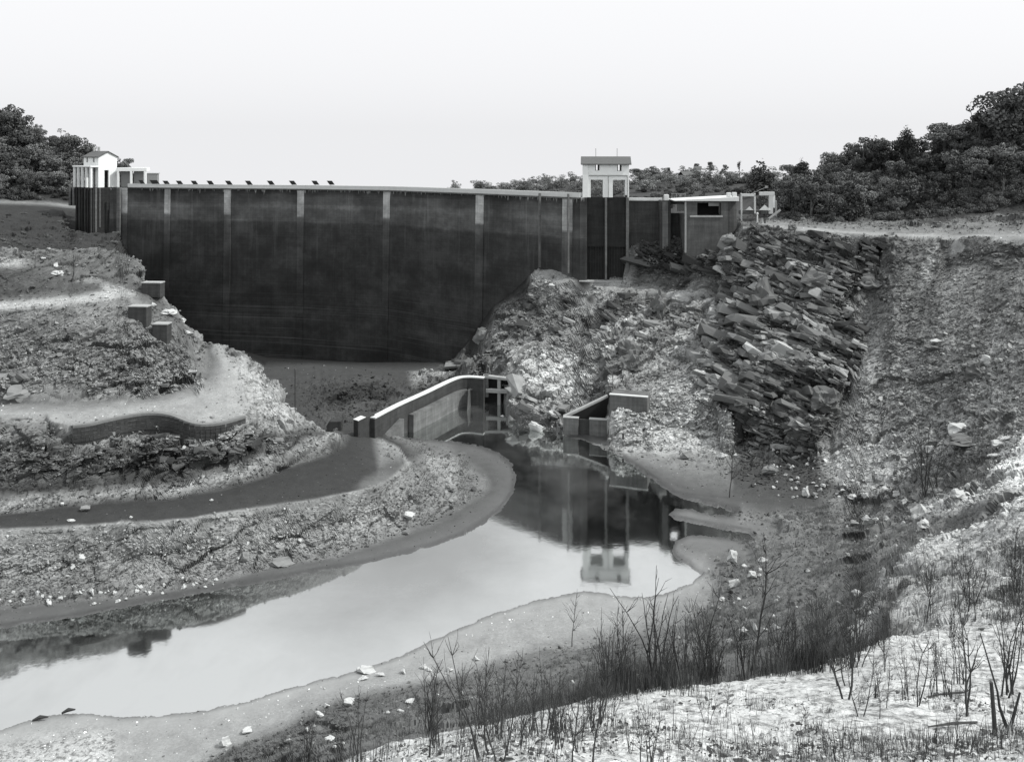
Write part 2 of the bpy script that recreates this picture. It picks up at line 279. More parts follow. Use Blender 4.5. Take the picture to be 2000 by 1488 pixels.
# foreground spur
FE = [(-500, 1760, -16.5), (0, 1680, -17), (300, 1600, -18), (500, 1540, -19), (650, 1490, -19.5), (760, 1450, -20), (900, 1422, -21), (1000, 1400, -21.5), (1150, 1362, -22.5), (1290, 1338, -23.5), (1400, 1332, -24.5), (1550, 1312, -26), (1650, 1285, -28), (1735, 1245, -30)]
ln(FE, .62, .1, .35)
ln([(x, None, P(x, y, d=-d).z - 4.2, -d + 4) for x, y, d in FE], .10, .1, .4)
ln([(1735, 1180, -42), (1735, 1240, -34)], .09, .1, .4)
ln([(1850, 1225, -33), (2000, 1215, -32), (2400, 1200, -30)], .60, .1, .4)
ln([(1760, 1200, -39), (1850, 1185, -37), (2000, 1175, -36), (2400, 1165, -33)], .46, .2, .5)
ln([(1690, 1150, -48), (1740, 1128, -47), (1820, 1110, -45), (1900, 1095, -43), (2000, 1075, -41), (2400, 1040, -36)], .44, .3, .5)
ln([(1742, 1085, -51), (1780, 1062, -51), (1850, 1042, -50), (1930, 1012, -49), (2000, 978, -47), (2400, 900, -42)], .62, .3, .4)
ln([(x, None, P(x, y, d=d).z - 3.2, d + 4) for x, y, d in [(1742, 1085, 51), (1780, 1062, 51), (1850, 1042, 50), (1930, 1012, 49), (2000, 978, 47), (2400, 900, 42)]], .12, .3, .5)
ln([(-500, 1900, -11.5), (0, 1760, -12), (500, 1600, -12.5), (1000, 1488, -13), (1500, 1470, -15), (2000, 1420, -18), (2400, 1380, -19)], .66, .05, .35)
ln(G4((-500, 35.2, 9), (1000, 35.2, 9), (2400, 36, 10)), .66, 0, .3)
ln(G4((-500, 38.2, 5.6), (1000, 38.2, 5.6), (2400, 38.6, 5.6)), .70, 0, .3)
# ---- triangulate in (u, g): u = photo column, g = F*CAMH/D; heights interpolate as q = F*z/D, so planes stay planes
ZU = 1.0
def ctrl():
    V, A, E = [], [], []
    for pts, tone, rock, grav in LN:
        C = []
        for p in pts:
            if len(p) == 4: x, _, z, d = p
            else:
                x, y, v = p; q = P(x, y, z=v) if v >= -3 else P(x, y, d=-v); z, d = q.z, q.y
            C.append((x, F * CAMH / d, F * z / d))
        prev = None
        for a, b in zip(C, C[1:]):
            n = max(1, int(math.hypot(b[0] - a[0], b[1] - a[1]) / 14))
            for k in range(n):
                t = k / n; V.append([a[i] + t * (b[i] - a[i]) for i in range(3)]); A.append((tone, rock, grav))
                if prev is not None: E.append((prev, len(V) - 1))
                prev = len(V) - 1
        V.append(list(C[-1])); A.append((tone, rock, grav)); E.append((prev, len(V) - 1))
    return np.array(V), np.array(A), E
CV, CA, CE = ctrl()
GS = np.log                                  # squeeze g so near ground does not dominate
def gmap(g): return 400 * np.log(g / 100.0)
cdt = geometry.delaunay_2d_cdt([Vector((float(v[0]), float(gmap(v[1])))) for v in CV], CE, [], 0, 1e-3)
DV = np.array([[v.x, v.y] for v in cdt[0]]); DF = np.array([f[:3] for f in cdt[2]])
EA = np.column_stack([CV[[e[0] for e in CE], 0], gmap(CV[[e[0] for e in CE], 1])]); EB = np.column_stack([CV[[e[1] for e in CE], 0], gmap(CV[[e[1] for e in CE], 1])])
def seg_d(p):
    v = EB - EA; t = np.clip(((p - EA) * v).sum(1) / ((v * v).sum(1) + 1e-12), 0, 1); return np.hypot(*(p - EA - t[:, None] * v).T), t
att = np.zeros((len(DV), 5)); src = np.column_stack([CV, CA])            # u,g,q,tone,rock,grav
for i, orig in enumerate(cdt[3]):
    if orig: att[i] = np.array([src[j, [1, 2, 3, 4, 5]] for j in orig]).mean(0)
    else:
        best = np.argmin(seg_d(DV[i])[0]); t = seg_d(DV[i])[1][best]; e0, e1 = CE[best]       # two lines cross: take the first line's values
        att[i] = (src[e0] * (1 - t) + src[e1] * t)[[1, 2, 3, 4, 5]]; att[i, 0] = 100 * math.exp(DV[i, 1] / 400); att[i, 1] = (CV[e0, 2] * (1 - t) + CV[e1, 2] * t)
US = np.concatenate([np.arange(-1300, -72, 24.0), np.arange(-72, 2074, 2.9), np.arange(2076, 3600, 24.0)])
g_far = np.concatenate([np.arange(F * CAMH / 690, 400, 3.0), np.arange(400, 950, 1.5), np.arange(950, 1350, 2.2)]); gn = [1350.0]
while gn[-1] < F * CAMH / 6: gn.append(gn[-1] * 1.0064)
GR = np.concatenate([g_far, np.array(gn)]); GM = gmap(GR); nU, nG = len(US), len(GR)
FLD = np.full((nG, nU, 4), np.nan)           # q, tone, rock, grav
for tri in DF:
    P2 = DV[tri]; a = att[tri]
    gx = 100 * np.exp(P2[:, 1] / 400)
    i0, i1 = np.searchsorted(US, P2[:, 0].min() - 1e-6), np.searchsorted(US, P2[:, 0].max() + 1e-6)
    j0, j1 = np.searchsorted(GR, gx.min() - 1e-6), np.searchsorted(GR, gx.max() + 1e-6)
    if i1 <= i0 or j1 <= j0: continue
    uu, gg = np.meshgrid(US[i0:i1], GR[j0:j1])
    x0, x1, x2 = P2[:, 0]; y0, y1, y2 = gx
    den = (y1 - y2) * (x0 - x2) + (x2 - x1) * (y0 - y2)
    if abs(den) < 1e-9: continue
    l0 = ((y1 - y2) * (uu - x2) + (x2 - x1) * (gg - y2)) / den; l1 = ((y2 - y0) * (uu - x2) + (x0 - x2) * (gg - y2)) / den; l2 = 1 - l0 - l1
    m = (l0 > -1e-3) & (l1 > -1e-3) & (l2 > -1e-3)
    for c in range(4):
        vv = l0 * a[0, c + 1] + l1 * a[1, c + 1] + l2 * a[2, c + 1]
        sub = FLD[j0:j1, i0:i1, c]; sub[m] = vv[m]
FLD[:, (US > 2385) | (US < -485)] = np.nan
for c in range(4):                            # fill gaps sideways, then along depth
    A2 = FLD[:, :, c]
    for sweep in (range(1, nU), range(nU - 2, -1, -1)):
        for i in sweep:
            j = i - 1 if sweep.step == 1 else i + 1; bad = np.isnan(A2[:, i]); A2[bad, i] = A2[bad, j]
    for j in range(1, nG): bad = np.isnan(A2[j]); A2[j, bad] = A2[j - 1, bad]
    for j in range(nG - 2, -1, -1): bad = np.isnan(A2[j]); A2[j, bad] = A2[j + 1, bad]
# spread the rows evenly along each column's profile, so that cliffs get as many as level ground
rowb = Y0 + GR[:, None] - FLD[:, :, 0]; kk = np.where(GR < 1350, .45, .06)[1:, None]
ds = np.sqrt(np.diff(rowb, axis=0) ** 2 + (kk * np.diff(GR)[:, None]) ** 2)
ds *= np.where(rowb[1:] > 1560, .25, 1) * np.where(GR[1:, None] < 300, .45, 1)
cum = np.vstack([np.zeros((1, nU)), np.cumsum(ds, axis=0)])
pad_ = np.pad(cum, ((0, 0), (4, 4)), mode='edge'); cum = sum(pad_[:, k:k + nU] for k in range(9)) / 9
NR = 960; GG = np.zeros((NR, nU)); F2 = np.zeros((NR, nU, 4))
for i in range(nU):
    GG[:, i] = np.interp(np.linspace(0, cum[-1, i], NR), cum[:, i], GR)
    for c in range(4): F2[:, i, c] = np.interp(GG[:, i], GR, FLD[:, i, c])
FLD = F2; nG = NR; UU = np.repeat(US[None, :], nG, axis=0)
DD = F * CAMH / GG; XX = (UU - 1000) / F * DD; ZZ = FLD[:, :, 0] * DD / F
TONE, ROCK, GRAV = FLD[:, :, 1].copy(), FLD[:, :, 2].copy(), FLD[:, :, 3].copy()
def inpoly(x, y, poly):
    ins = np.zeros(x.shape, bool); n = len(poly)
    for i in range(n):
        xa, ya = poly[i]; xb, yb = poly[(i + 1) % n]
        if ya == yb: continue
        c = ((ya > y) != (yb > y)) & (x < (xb - xa) * (y - ya) / (yb - ya) + xa); ins ^= c
    return ins
def pdist(x, y, poly, closed=True):
    d = np.full(x.shape, 1e9); n = len(poly)
    for i in range(n if closed else n - 1):
        xa, ya = poly[i]; xb, yb = poly[(i + 1) % n]; vx, vy = xb - xa, yb - ya; L2 = vx * vx + vy * vy + 1e-9
        t = np.clip(((x - xa) * vx + (y - ya) * vy) / L2, 0, 1); d = np.minimum(d, np.hypot(x - xa - t * vx, y - ya - t * vy))
    return d
def blur(A, r):
    for ax in (0, 1):
        pad = [(0, 0)] * A.ndim; pad[ax] = (r + 1, r); c = np.cumsum(np.pad(A, pad, mode='edge'), axis=ax)
        A = (np.take(c, range(2 * r + 1, c.shape[ax]), axis=ax) - np.take(c, range(0, c.shape[ax] - 2 * r - 1), axis=ax)) / (2 * r + 1)
    return A
blur_ = lambda A: blur(A[..., None], 5)[..., 0]
WX = fbm(np.column_stack([XX.ravel(), DD.ravel(), ZZ.ravel()]) * .16, 3, 500).reshape(XX.shape); WY = fbm(np.column_stack([XX.ravel(), DD.ravel(), ZZ.ravel()]) * .16, 3, 520).reshape(XX.shape)
amp = np.clip(blur_(np.clip(ROCK + GRAV - .2, 0, 1)) * 1.2, 0, 1) * (DD < 190) * (DD > 40)
ii_ = np.clip(np.arange(nU)[None, :] + (WX * np.where(UU > 1000, 24, 10) * amp).astype(int), 0, nU - 1); jj_ = np.clip(np.arange(nG)[:, None] + (WY * np.where(UU > 1000, 16, 8) * amp).astype(int), 0, nG - 1)
TONE, ROCK, GRAV = TONE[jj_, ii_], ROCK[jj_, ii_], GRAV[jj_, ii_]
# ---- relief, pushed out along the smoothed surface normal
B0 = np.stack([XX, DD, ZZ], axis=-1); BS = blur(B0, 4)
ru = np.gradient(BS, axis=1); rg = np.gradient(BS, axis=0); NRM = np.cross(rg, ru); NRM /= np.linalg.norm(NRM, axis=-1, keepdims=True) + 1e-12
NRM[NRM[..., 2] < 0] *= -1
pts = B0.reshape(-1, 3)
NZ = fbm(pts * .12, 4, 5); NM = fbm(pts * .5, 3, 15)
rr, gg_, dv = ROCK.ravel(), GRAV.ravel(), DD.ravel()
dz = rr * (.9 * NZ) + .22 * NM * np.clip(gg_ * 2 + rr * 2, 0, 1) * np.clip(dv / 60, .35, 1)
m = (rr > .12) & (dv < 230)
ca, sa = math.cos(.42), math.sin(.42)          # the strata dip
q = pts[m].copy(); q += .5 * np.column_stack([fbm(q * .4, 2, 40), fbm(q * .4, 2, 41), fbm(q * .4, 2, 42)])
qs = np.column_stack([q[:, 0] * ca + q[:, 2] * sa, q[:, 1], (-q[:, 0] * sa + q[:, 2] * ca) * 2.3])
w1, e1 = worley(qs / 4.6, 3, .9); w2, e2 = worley(qs / 1.7, 33, .9); w3, e3 = worley(qs / .8, 63, .8)
dz[m] += rr[m] * (1.0 * w1 + .42 * w2 + .15 * w3 - .5 * np.clip(1 - e1 / .10, 0, 1) - .2 * np.clip(1 - e2 / .12, 0, 1))
m2 = (gg_ > .25) & (dv > 26) & (dv < 190)
q = pts[m2]; w4, e4 = worley(q / 1.1, 90, .8); w5, e5 = worley(q / .6, 95, .8)
dz[m2] += (gg_[m2] ** 1.5) * (.08 * w4 + .06 * w5)
mn = dv <= 34
wn, en = worley(pts[mn] / .42, 150, .8); dz[mn] += .08 * fbm(pts[mn] * 1.6, 3, 71) + .035 * fbm(pts[mn] * 6, 2, 77) + .03 * wn * np.clip(fbm(pts[mn] * .8, 2, 79) * 3 + .6, 0, 1)
ur = UU.ravel()
ch1 = ((ur > 960) & (ur < 1430) & (dv > 128) & (dv < 166) & (pts[:, 2] > 3)).astype(float); ch2 = ((ur > 1600) & (dv > 95) & (dv < 148) & (pts[:, 2] > 5)).astype(float)
ch1 = blur(ch1.reshape(ZZ.shape)[..., None], 8).ravel(); ch2 = blur(ch2.reshape(ZZ.shape)[..., None], 8).ravel()
c1 = (pts[:, 0] * 8 - pts[:, 1] * 16.6) / 18.4 + 1.2 * NZ; c2 = (pts[:, 0] * 32 - pts[:, 1] * 29) / 43 + 1.2 * NZ
st1 = fbm(np.column_stack([c1 * .42, pts[:, 2] * .05, 0 * c1]), 3, 610); st2 = fbm(np.column_stack([c2 * .5, pts[:, 2] * .04, 0 * c1]), 3, 620)
dz += ch1 * .9 * st1 + ch2 * .18 * st2
STREAK = (ch1 * st1 * .9 + ch2 * st2 * .32).reshape(ZZ.shape)
flat = np.clip((ZZ.ravel() - .05) / .5, 0, 1)
B1 = B0 + NRM * (dz * flat).reshape(ZZ.shape)[..., None]
XX, DY, ZZ = B1[..., 0].copy(), B1[..., 1].copy(), B1[..., 2].copy()
# water bed
near0 = (GG > 440) & (GG < 1300) & (FLD[:, :, 0] * DD / F < 3.0)
ins = np.zeros(GG.shape, bool); sdist = np.full(GG.shape, 50.0)
xs, ys = UU[near0], (GG + Y0)[near0]
wob = 1.6 * fbm(np.column_stack([XX[near0] * .9, DD[near0] * .9, 0 * XX[near0]]), 3, 200) + .8 * fbm(np.column_stack([XX[near0] * 4, DD[near0] * 4, 0 * XX[near0]]), 2, 210)
ii = inpoly(xs, ys, SHORE); dd_ = pdist(xs, ys, SHORE); sgn = np.where(ii, -dd_, dd_) + wob * 3.2
ZZ[near0] = np.where(sgn < 0, np.maximum(sgn * .03, -1.2), np.where(ii, sgn * .012, np.maximum(ZZ[near0], np.minimum(sgn * .012, .1))))
wet = np.zeros(GG.shape); wet[near0] = np.clip(1 - np.maximum(sgn, 0) / 40, 0, 1)
TONE[near0] *= 1 - .38 * np.clip(1 - np.abs(sgn - 3) / (7 + 5 * np.clip(wob, -1, 1)), 0, 1)
ZF = ZZ
ROW = Y0 + F * (CAMH - ZZ) / DY
TONE *= np.interp(TONE, [.09, .20], [.62, .78])
# ---- tone patches: (polygon in photo px, nearest, farthest distance, tone, softness px)
PATCH = [
 ([(-20, 594), (60, 588), (150, 580), (205, 568), (195, 553), (150, 548), (180, 540), (215, 556), (240, 562), (262, 574), (210, 585), (130, 597), (-20, 606)], 100, 130, .36, 6),
 ([(-20, 505), (40, 503), (62, 512), (50, 520), (-20, 524)], 100, 135, .32, 5),
 ([(30, 498), (240, 490), (262, 510), (285, 545), (230, 552), (120, 540), (60, 525)], 100, 135, .13, 16),
 ([(470, 700), (520, 730), (580, 805), (560, 835), (500, 800), (475, 760), (462, 720)], 100, 125, .33, 12),
 ([(1030, 700), (1060, 680), (1110, 690), (1150, 740), (1120, 775), (1060, 780), (1020, 745)], 130, 165, .37, 14),
 ([(1190, 800), (1262, 800), (1340, 790), (1420, 800), (1410, 870), (1340, 884), (1200, 872)], 115, 140, .42, 12),
 ([(1340, 620), (1410, 610), (1425, 700), (1430, 790), (1340, 780), (1260, 770), (1290, 700)], 118, 165, .27, 16),
 ([(1440, 680), (1500, 668), (1560, 690), (1660, 725), (1655, 745), (1560, 715), (1490, 692)], 118, 150, .40, 5),
 ([(1480, 540), (1520, 550), (1540, 610), (1620, 640), (1660, 655), (1600, 655), (1510, 615), (1485, 580)], 118, 155, .34, 8),
 ([(1370, 720), (1420, 700), (1455, 730), (1440, 760)], 118, 155, .15, 8),
 ([(1830, 475), (1820, 520), (1805, 570), (1795, 560), (1812, 500)], 120, 160, .36, 8),
 ([(1600, 880), (1700, 850), (1790, 860), (1770, 930), (1690, 960), (1620, 930)], 90, 125, .34, 18),
 ([(1790, 985), (1830, 975), (1900, 950), (1990, 920), (2300, 870), (2300, 900), (2000, 945), (1850, 1000), (1790, 1010)], 50, 100, .42, 12),
 ([(1960, 860), (2300, 800), (2300, 960), (2010, 960), (1940, 925)], 30, 110, .66, 14),
 ([(700, 955), (800, 905), (870, 915), (860, 960), (780, 1010), (740, 1000)], 90, 125, .16, 16),
 ([(-20, 820), (100, 826), (140, 850), (60, 860), (-20, 850)], 90, 105, .12, 8),
 ([(-20, 870), (160, 860), (260, 890), (200, 935), (60, 945), (-20, 930)], 90, 105, .12, 14),
 ([(320, 870), (420, 880), (440, 915), (330, 925), (300, 900)], 90, 108, .09, 12),
]
for poly, da, db, t, soft in PATCH:
    bx = [p[0] for p in poly]; by = [p[1] for p in poly]
    mk = (UU > min(bx) - soft) & (UU < max(bx) + soft) & (ROW > min(by) - soft) & (ROW < max(by) + soft) & (DD > da) & (DD < db)
    xs, ys = UU[mk], ROW[mk]; ii = inpoly(xs, ys, poly); d_ = pdist(xs, ys, poly)
    d_ = np.where(ii, d_, -d_) + soft * .7 * fbm(np.column_stack([xs, ys, 0 * xs]) / (soft * 1.2), 3, 300)
    wv = np.clip(d_ / soft * .5 + .5, 0, 1); TONE[mk] = TONE[mk] * (1 - wv) + t * wv
TONE *= np.exp(STREAK)
TONE *= np.exp(.22 * NM.reshape(TONE.shape) * np.clip(GRAV * 2 + ROCK, 0, 1) + .25 * NZ.reshape(TONE.shape) * np.clip(ROCK + GRAV, 0, 1))
V = np.column_stack([XX.ravel(), DY.ravel(), ZZ.ravel()])
idx = np.arange(nU * nG).reshape(nG, nU)
Q = np.column_stack([idx[:-1, :-1].ravel(), idx[:-1, 1:].ravel(), idx[1:, 1:].ravel(), idx[1:, :-1].ravel()])[:, ::-1]
def ground_material():
    m = MT('silt_rock_ground', 0.93, 0.2)
    at = m.n('ShaderNodeVertexColor', layer_name='ground'); sp = m.n('ShaderNodeSeparateColor'); m.l(at.outputs[0], sp.inputs[0])
    tone, rock, wetv = sp.outputs[0], sp.outputs[1], sp.outputs[2]
    ge = m.n('ShaderNodeNewGeometry'); sz = m.n('ShaderNodeSeparateXYZ'); m.l(ge.outputs['True Normal'], sz.inputs[0])
    up = m.ramp(sz.outputs[2], [(.45, 0), (.85, 1)])
    n1 = m.noise(.7, 8, .7); n2 = m.noise(5, 5, .7); v1 = m.vor(2.4, out='Color'); v2 = m.vor(5.5, out='Color')
    grain = m.math('MULTIPLY_ADD', n2, .9, .55)
    big = m.math('MULTIPLY_ADD', n1, .9, .55)
    t = m.math('MULTIPLY', tone, m.mix(wetv, m.math('MULTIPLY', grain, big), m.math('MULTIPLY_ADD', m.noise(.35, 6, .7, (1, .6, 1)), 1.0, .5)))
    # stones of differing tone in the rubble
    spk = m.math('MULTIPLY', rock, 1.0)
    t = m.math('MULTIPLY', t, m.mix(spk, 1.0, m.math('MULTIPLY_ADD', v1, .55, .72)))
    t = m.math('MULTIPLY', t, m.mix(m.math('MULTIPLY', spk, .8), 1.0, m.math('MULTIPLY_ADD', v2, .6, .68)))
    # pale silt lies on level faces of the rock, the steep faces are bare dark schist
    silt = m.mix(spk, 1.0, m.mix(up, .45, 1.3))
    t = m.math('MULTIPLY', t, silt)
    # the pale dry crust of the near bank is mottled by dead leaves and bare soil
    pale = m.ramp(tone, [(.28, 0), (.36, 1)])
    mot = m.math('MULTIPLY', m.ramp(m.noise(2.6, 6, .75, (1, 1.0, 1)), [(.40, .36), (.52, 1.0)]), m.ramp(m.noise(9, 4, .75), [(.34, .5), (.47, 1.0)]))
    t = m.math('MULTIPLY', t, m.mix(pale, 1.0, mot))
    m.color(m.math('MINIMUM', t, .85))
    h = m.math('ADD', m.math('MULTIPLY', n2, .5), m.math('MULTIPLY', m.noise(22, 3, .7), .25))
    bp = m.n('ShaderNodeBump'); bp.inputs['Distance'].default_value = .12; m.l(h, bp.inputs['Height'])
    m.l(m.mix(wetv, .55, .03), bp.inputs['Strength']); m.l(bp.outputs[0], m.b.inputs['Normal'])
    m.l(m.mix(wetv, .95, .33), m.b.inputs['Roughness']); m.l(m.mix(wetv, .15, .5), m.b.inputs['Specular IOR Level'])
    return m.m
gm = ground_material()
me = np_mesh('ground', V, Q, gm, smooth=True)
qr = (np.maximum(ROCK, GRAV).ravel()[Q[:, 0]] < .3) | (DD.ravel()[Q[:, 0]] < 34) | (DD.ravel()[Q[:, 0]] > 230)
me.polygons.foreach_set('use_smooth', qr)
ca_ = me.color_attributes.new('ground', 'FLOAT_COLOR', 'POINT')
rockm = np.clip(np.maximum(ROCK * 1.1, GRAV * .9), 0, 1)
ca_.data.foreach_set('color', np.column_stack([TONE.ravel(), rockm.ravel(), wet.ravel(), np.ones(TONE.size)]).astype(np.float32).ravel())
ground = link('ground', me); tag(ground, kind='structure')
# sample the ground
def hz(X, Y):
    """ground height at plan position"""
    u = 1000 + F * X / Y; g = F * CAMH / Y
    i = min(max(float(np.interp(u, US, np.arange(nU))), 0), nU - 1.001); j = min(max(np.interp(g, GG[:, int(i)], np.arange(nG)), 0), nG - 1.001)
    i0, j0 = int(i), int(j); a, b = i - i0, j - j0
    return float(ZZ[j0, i0] * (1 - a) * (1 - b) + ZZ[j0, i0 + 1] * a * (1 - b) + ZZ[j0 + 1, i0] * (1 - a) * b + ZZ[j0 + 1, i0 + 1] * a * b)
def G(x, y, dmin=0):
    """first ground met in direction (x, y)"""
    i = int(round(float(np.interp(x, US, np.arange(nU))))); r = ROW[:, i]
    jm = nG - 1 if not dmin else int(np.searchsorted(GG[:, i], F * CAMH / dmin)) - 1
    k = np.nonzero(r[:jm + 1][::-1] <= y)[0]
    j = jm - int(k[0]) if len(k) else 0
    return Vector((XX[j, i], DY[j, i], ZZ[j, i]))
def slope_n(X, Y, e=.6):
    return Vector((hz(X - e, Y) - hz(X + e, Y), hz(X, Y - e) - hz(X, Y + e), 2 * e)).normalized()
# far sheet so that nothing shows an edge
bm = bmesh.new(); vs = [bm.verts.new(c) for c in ((-2500, -200, -16), (2500, -200, -16), (2500, 1150, -16), (-2500, 1150, -16))]; bm.faces.new(vs)
me = bpy.data.meshes.new("lowland"); bm.to_mesh(me); bm.free(); me.materials.append(simple('lowland', .07)); tag(link('lowland', me), kind='structure')
# water
wm = MT('river_water', 0.05, 0.5); wm.color(.66); wm.b.inputs['Metallic'].default_value = 1.0
ww = wm.math('ADD', wm.noise(.35, 3, .5), wm.math('MULTIPLY', wm.noise(3, 3, .5), .12)); wm.bump(ww, .13, .05)
murk = wm.n('ShaderNodeBsdfDiffuse'); murk.inputs['Color'].default_value = (.15, .154, .152, 1)      # suspended silt clouds
ms = wm.n('ShaderNodeMixShader')
cl = wm.n('ShaderNodeVectorMath', operation='DISTANCE'); mp_ = wm.n('ShaderNodeMapping'); mp_.inputs['Scale'].default_value = (1, .8, 1); wm.l(wm.pos, mp_.inputs[0]); wm.l(mp_.outputs[0], cl.inputs[0]); cl.inputs[1].default_value = (-13, 76, 0)
cloud = wm.ramp(wm.math('ADD', wm.math('DIVIDE', cl.outputs['Value'], 20), wm.math('MULTIPLY_ADD', wm.noise(.09, 5, .6), .7, -.35)), [(.0, .85), (.35, .62), (1.0, 0)])   # silt stirred up off the left bank
gen = wm.ramp(wm.noise(.045, 5, .62, (1, .55, 1)), [(.46, .0), (.72, .4)])
wm.l(wm.math('MAXIMUM', cloud, gen), ms.inputs[0])
wm.l(wm.b.outputs[0], ms.inputs[1]); wm.l(murk.outputs[0], ms.inputs[2]); wm.l(ms.outputs[0], wm.t.nodes['Material Output'].inputs[0])
bm = bmesh.new()
outl = [P(x, y, z=0) for x, y in ((-700, 1700), (-700, 1150), (200, 1060), (900, 745), (1060, 745), (1700, 930), (1700, 1330), (900, 1420), (0, 1640))]
bm.faces.new([bm.verts.new(c) for c in outl]); bmesh.ops.recalc_face_normals(bm, faces=bm.faces)
me = bpy.data.meshes.new('water'); bm.to_mesh(me); bm.free(); me.materials.append(wm.m); tag(link('water', me), kind='structure')
# ------------------------------------------------------------------ building helpers
class Fr:
    """a local frame: a runs along the wall, b goes back into it, z is up"""
    def __init__(s, o, ang): s.o = Vector(o); s.a = Vector((math.cos(ang), math.sin(ang), 0)); s.b = Vector((-math.sin(ang), math.cos(ang), 0))
    def __call__(s, x, y, z): return s.o + s.a * x + s.b * y + Vector((0, 0, z - s.o.z))
def bx(bm, fr, x0, x1, y0, y1, z0, z1, bev=0):
    vs = [bm.verts.new(fr(x, y, z)) for z in (z0, z1) for (x, y) in ((x0, y0), (x1, y0), (x1, y1), (x0, y1))]
    for f in ((3, 2, 1, 0), (4, 5, 6, 7), (0, 1, 5, 4), (1, 2, 6, 5), (2, 3, 7, 6), (3, 0, 4, 7)): bm.faces.new([vs[i] for i in f])
    return vs
def prism(bm, pa, pb):
    """two matching outlines joined into a solid"""
    A = [bm.verts.new(p) for p in pa]; B = [bm.verts.new(p) for p in pb]; n = len(A)
    bm.faces.new(A[::-1]); bm.faces.new(B)
    for i in range(n): bm.faces.new((A[i], A[(i + 1) % n], B[(i + 1) % n], B[i]))
def tube(bm, pts, rad, k=6):
    rings = []
    for i, p in enumerate(pts):
        d = (pts[min(i + 1, len(pts) - 1)] - pts[max(i - 1, 0)]).normalized(); u = d.orthogonal().normalized(); v = d.cross(u)
        r = rad[i] if isinstance(rad, (list, tuple)) else rad
        rings.append([bm.verts.new(p + (u * math.cos(t) + v * math.sin(t)) * r) for t in (2 * math.pi * q / k for q in range(k))])
    for a, b in zip(rings, rings[1:]):
        for q in range(k): bm.faces.new((a[q], a[(q + 1) % k], b[(q + 1) % k], b[q]))
    bm.faces.new(rings[0][::-1]); bm.faces.new(rings[-1])
def fin(name, bm, mat, parent=None, bevel=0, origin=None, label=None):
    bmesh.ops.recalc_face_normals(bm, faces=bm.faces)
    if bevel: bmesh.ops.bevel(bm, geom=bm.edges[:], offset=bevel, segments=1, affect='EDGES')
    o0 = origin if origin is not None else (parent.location if parent is not None else Vector((0, 0, 0)))
    bmesh.ops.translate(bm, verts=bm.verts, vec=-o0)
    me = bpy.data.meshes.new(name); bm.to_mesh(me); bm.free(); me.materials.append(mat)
    o = link(name, me, parent)
    if parent is None: o.location = o0
    if label: o['label'] = label
    return o
def thing(name, loc, label, cat, group=None):
    e = link(name, None, None, loc); e.empty_display_size = .5
    return tag(e, label, cat, group)
def box_part(name, fr, dims, mat, parent, bevel=.03, label=None):
    bm = bmesh.new(); bx(bm, fr, *dims); return fin(name, bm, mat, parent, bevel, label=label)
# ---- concrete of the dam: drowned concrete is black with slime, bands mark old water levels
def dam_concrete(name, base, pier=False):
    m = MT(name, .8, .25)
    ge = m.n('ShaderNodeNewGeometry'); sp = m.n('ShaderNodeSeparateXYZ'); m.l(ge.outputs['Position'], sp.inputs[0]); m.pos = ge.outputs['Position']
    z = sp.outputs[2]
    zn = m.math('ADD', z, m.math('MULTIPLY_ADD', m.noise(.25, 4, .6, (1, 1, 3)), 1.6, -.8))
    zz = m.math('DIVIDE', zn, 40.0)
    # water-level bands
    if pier: band = m.ramp(zz, [(0.0, .034), (.10, .036), (.45, .050), (.62, .07), (.685, .11), (.70, .34), (.80, .36), (.86, .42)])
    else: band = m.ramp(zz, [(0.0, .036), (.06, .044), (.10, .034), (.40, .036), (.60, .042), (.645, .045), (.66, .080), (.73, .088), (.745, .115), (.775, .070), (.815, .060), (.825, .040), (.86, .040)])
    st = m.noise(1.0, 4, .6, (.03, .03, 5.0)); vs = m.noise(1.0, 3, .6, (2.2, 2.2, .06)); bl = m.noise(.16, 4, .6)
    t = m.math('MULTIPLY', band, m.math('MULTIPLY_ADD', st, .5, .75)); t = m.math('MULTIPLY', t, m.math('MULTIPLY_ADD', vs, .6, .7)); t = m.math('MULTIPLY', t, m.math('MULTIPLY_ADD', bl, 1.1, .45))
    lift = m.math('FRACT', m.math('DIVIDE', m.math('ADD', z, m.math('MULTIPLY', m.noise(.6, 2, .5), .12)), 1.9)); t = m.math('MULTIPLY', t, m.ramp(lift, [(0, .62), (.035, 1.0), (.9, 1.0), (1.0, 1.25)]))   # lift joints
    pat = m.ramp(m.noise(.11, 6, .72, (1, 1, 1.5)), [(.40, .72), (.50, 1.0), (.62, 1.45)]); t = m.math('MULTIPLY', t, pat)
    seep = m.ramp(m.noise(1.0, 4, .7, (.55, .55, .035)), [(.56, 0), (.66, 1)]); t = m.math('ADD', t, m.math('MULTIPLY', m.math('MULTIPLY', seep, m.ramp(zz, [(.3, .1), (.8, 1)])), .035))
    # thin silt lines low on the face
    sl = m.ramp(m.noise(1.0, 2, .5, (.012, .012, 2.6)), [(.60, 0), (.64, 1), (.68, 0)]); low = m.ramp(zz, [(.02, 1), (.30, .1), (.5, 0)])
    t = m.math('ADD', t, m.math('MULTIPLY', m.math('MULTIPLY', sl, low), .055))
    # lime weeping from under the coping
    dr = m.noise(1.0, 4, .75, (1.3, 1.3, .12)); edge = m.math('MULTIPLY_ADD', m.math('SUBTRACT', z, 33.3), .13, dr)
    t = m.math('ADD', t, m.math('MULTIPLY', m.ramp(edge, [(.60, 0), (.66, 1)]), .30 if not pier else .1))
    m.color(t); m.bump(m.noise(2.5, 6, .7), .25, .06); return m.m
DAMC = dam_concrete('slimed_dam_concrete', .04); PIERC = dam_concrete('pilaster_concrete', .1, True)
WHITE = simple('whitewashed_render', .74, .10, 1.2, .85, .12, 5, .02)
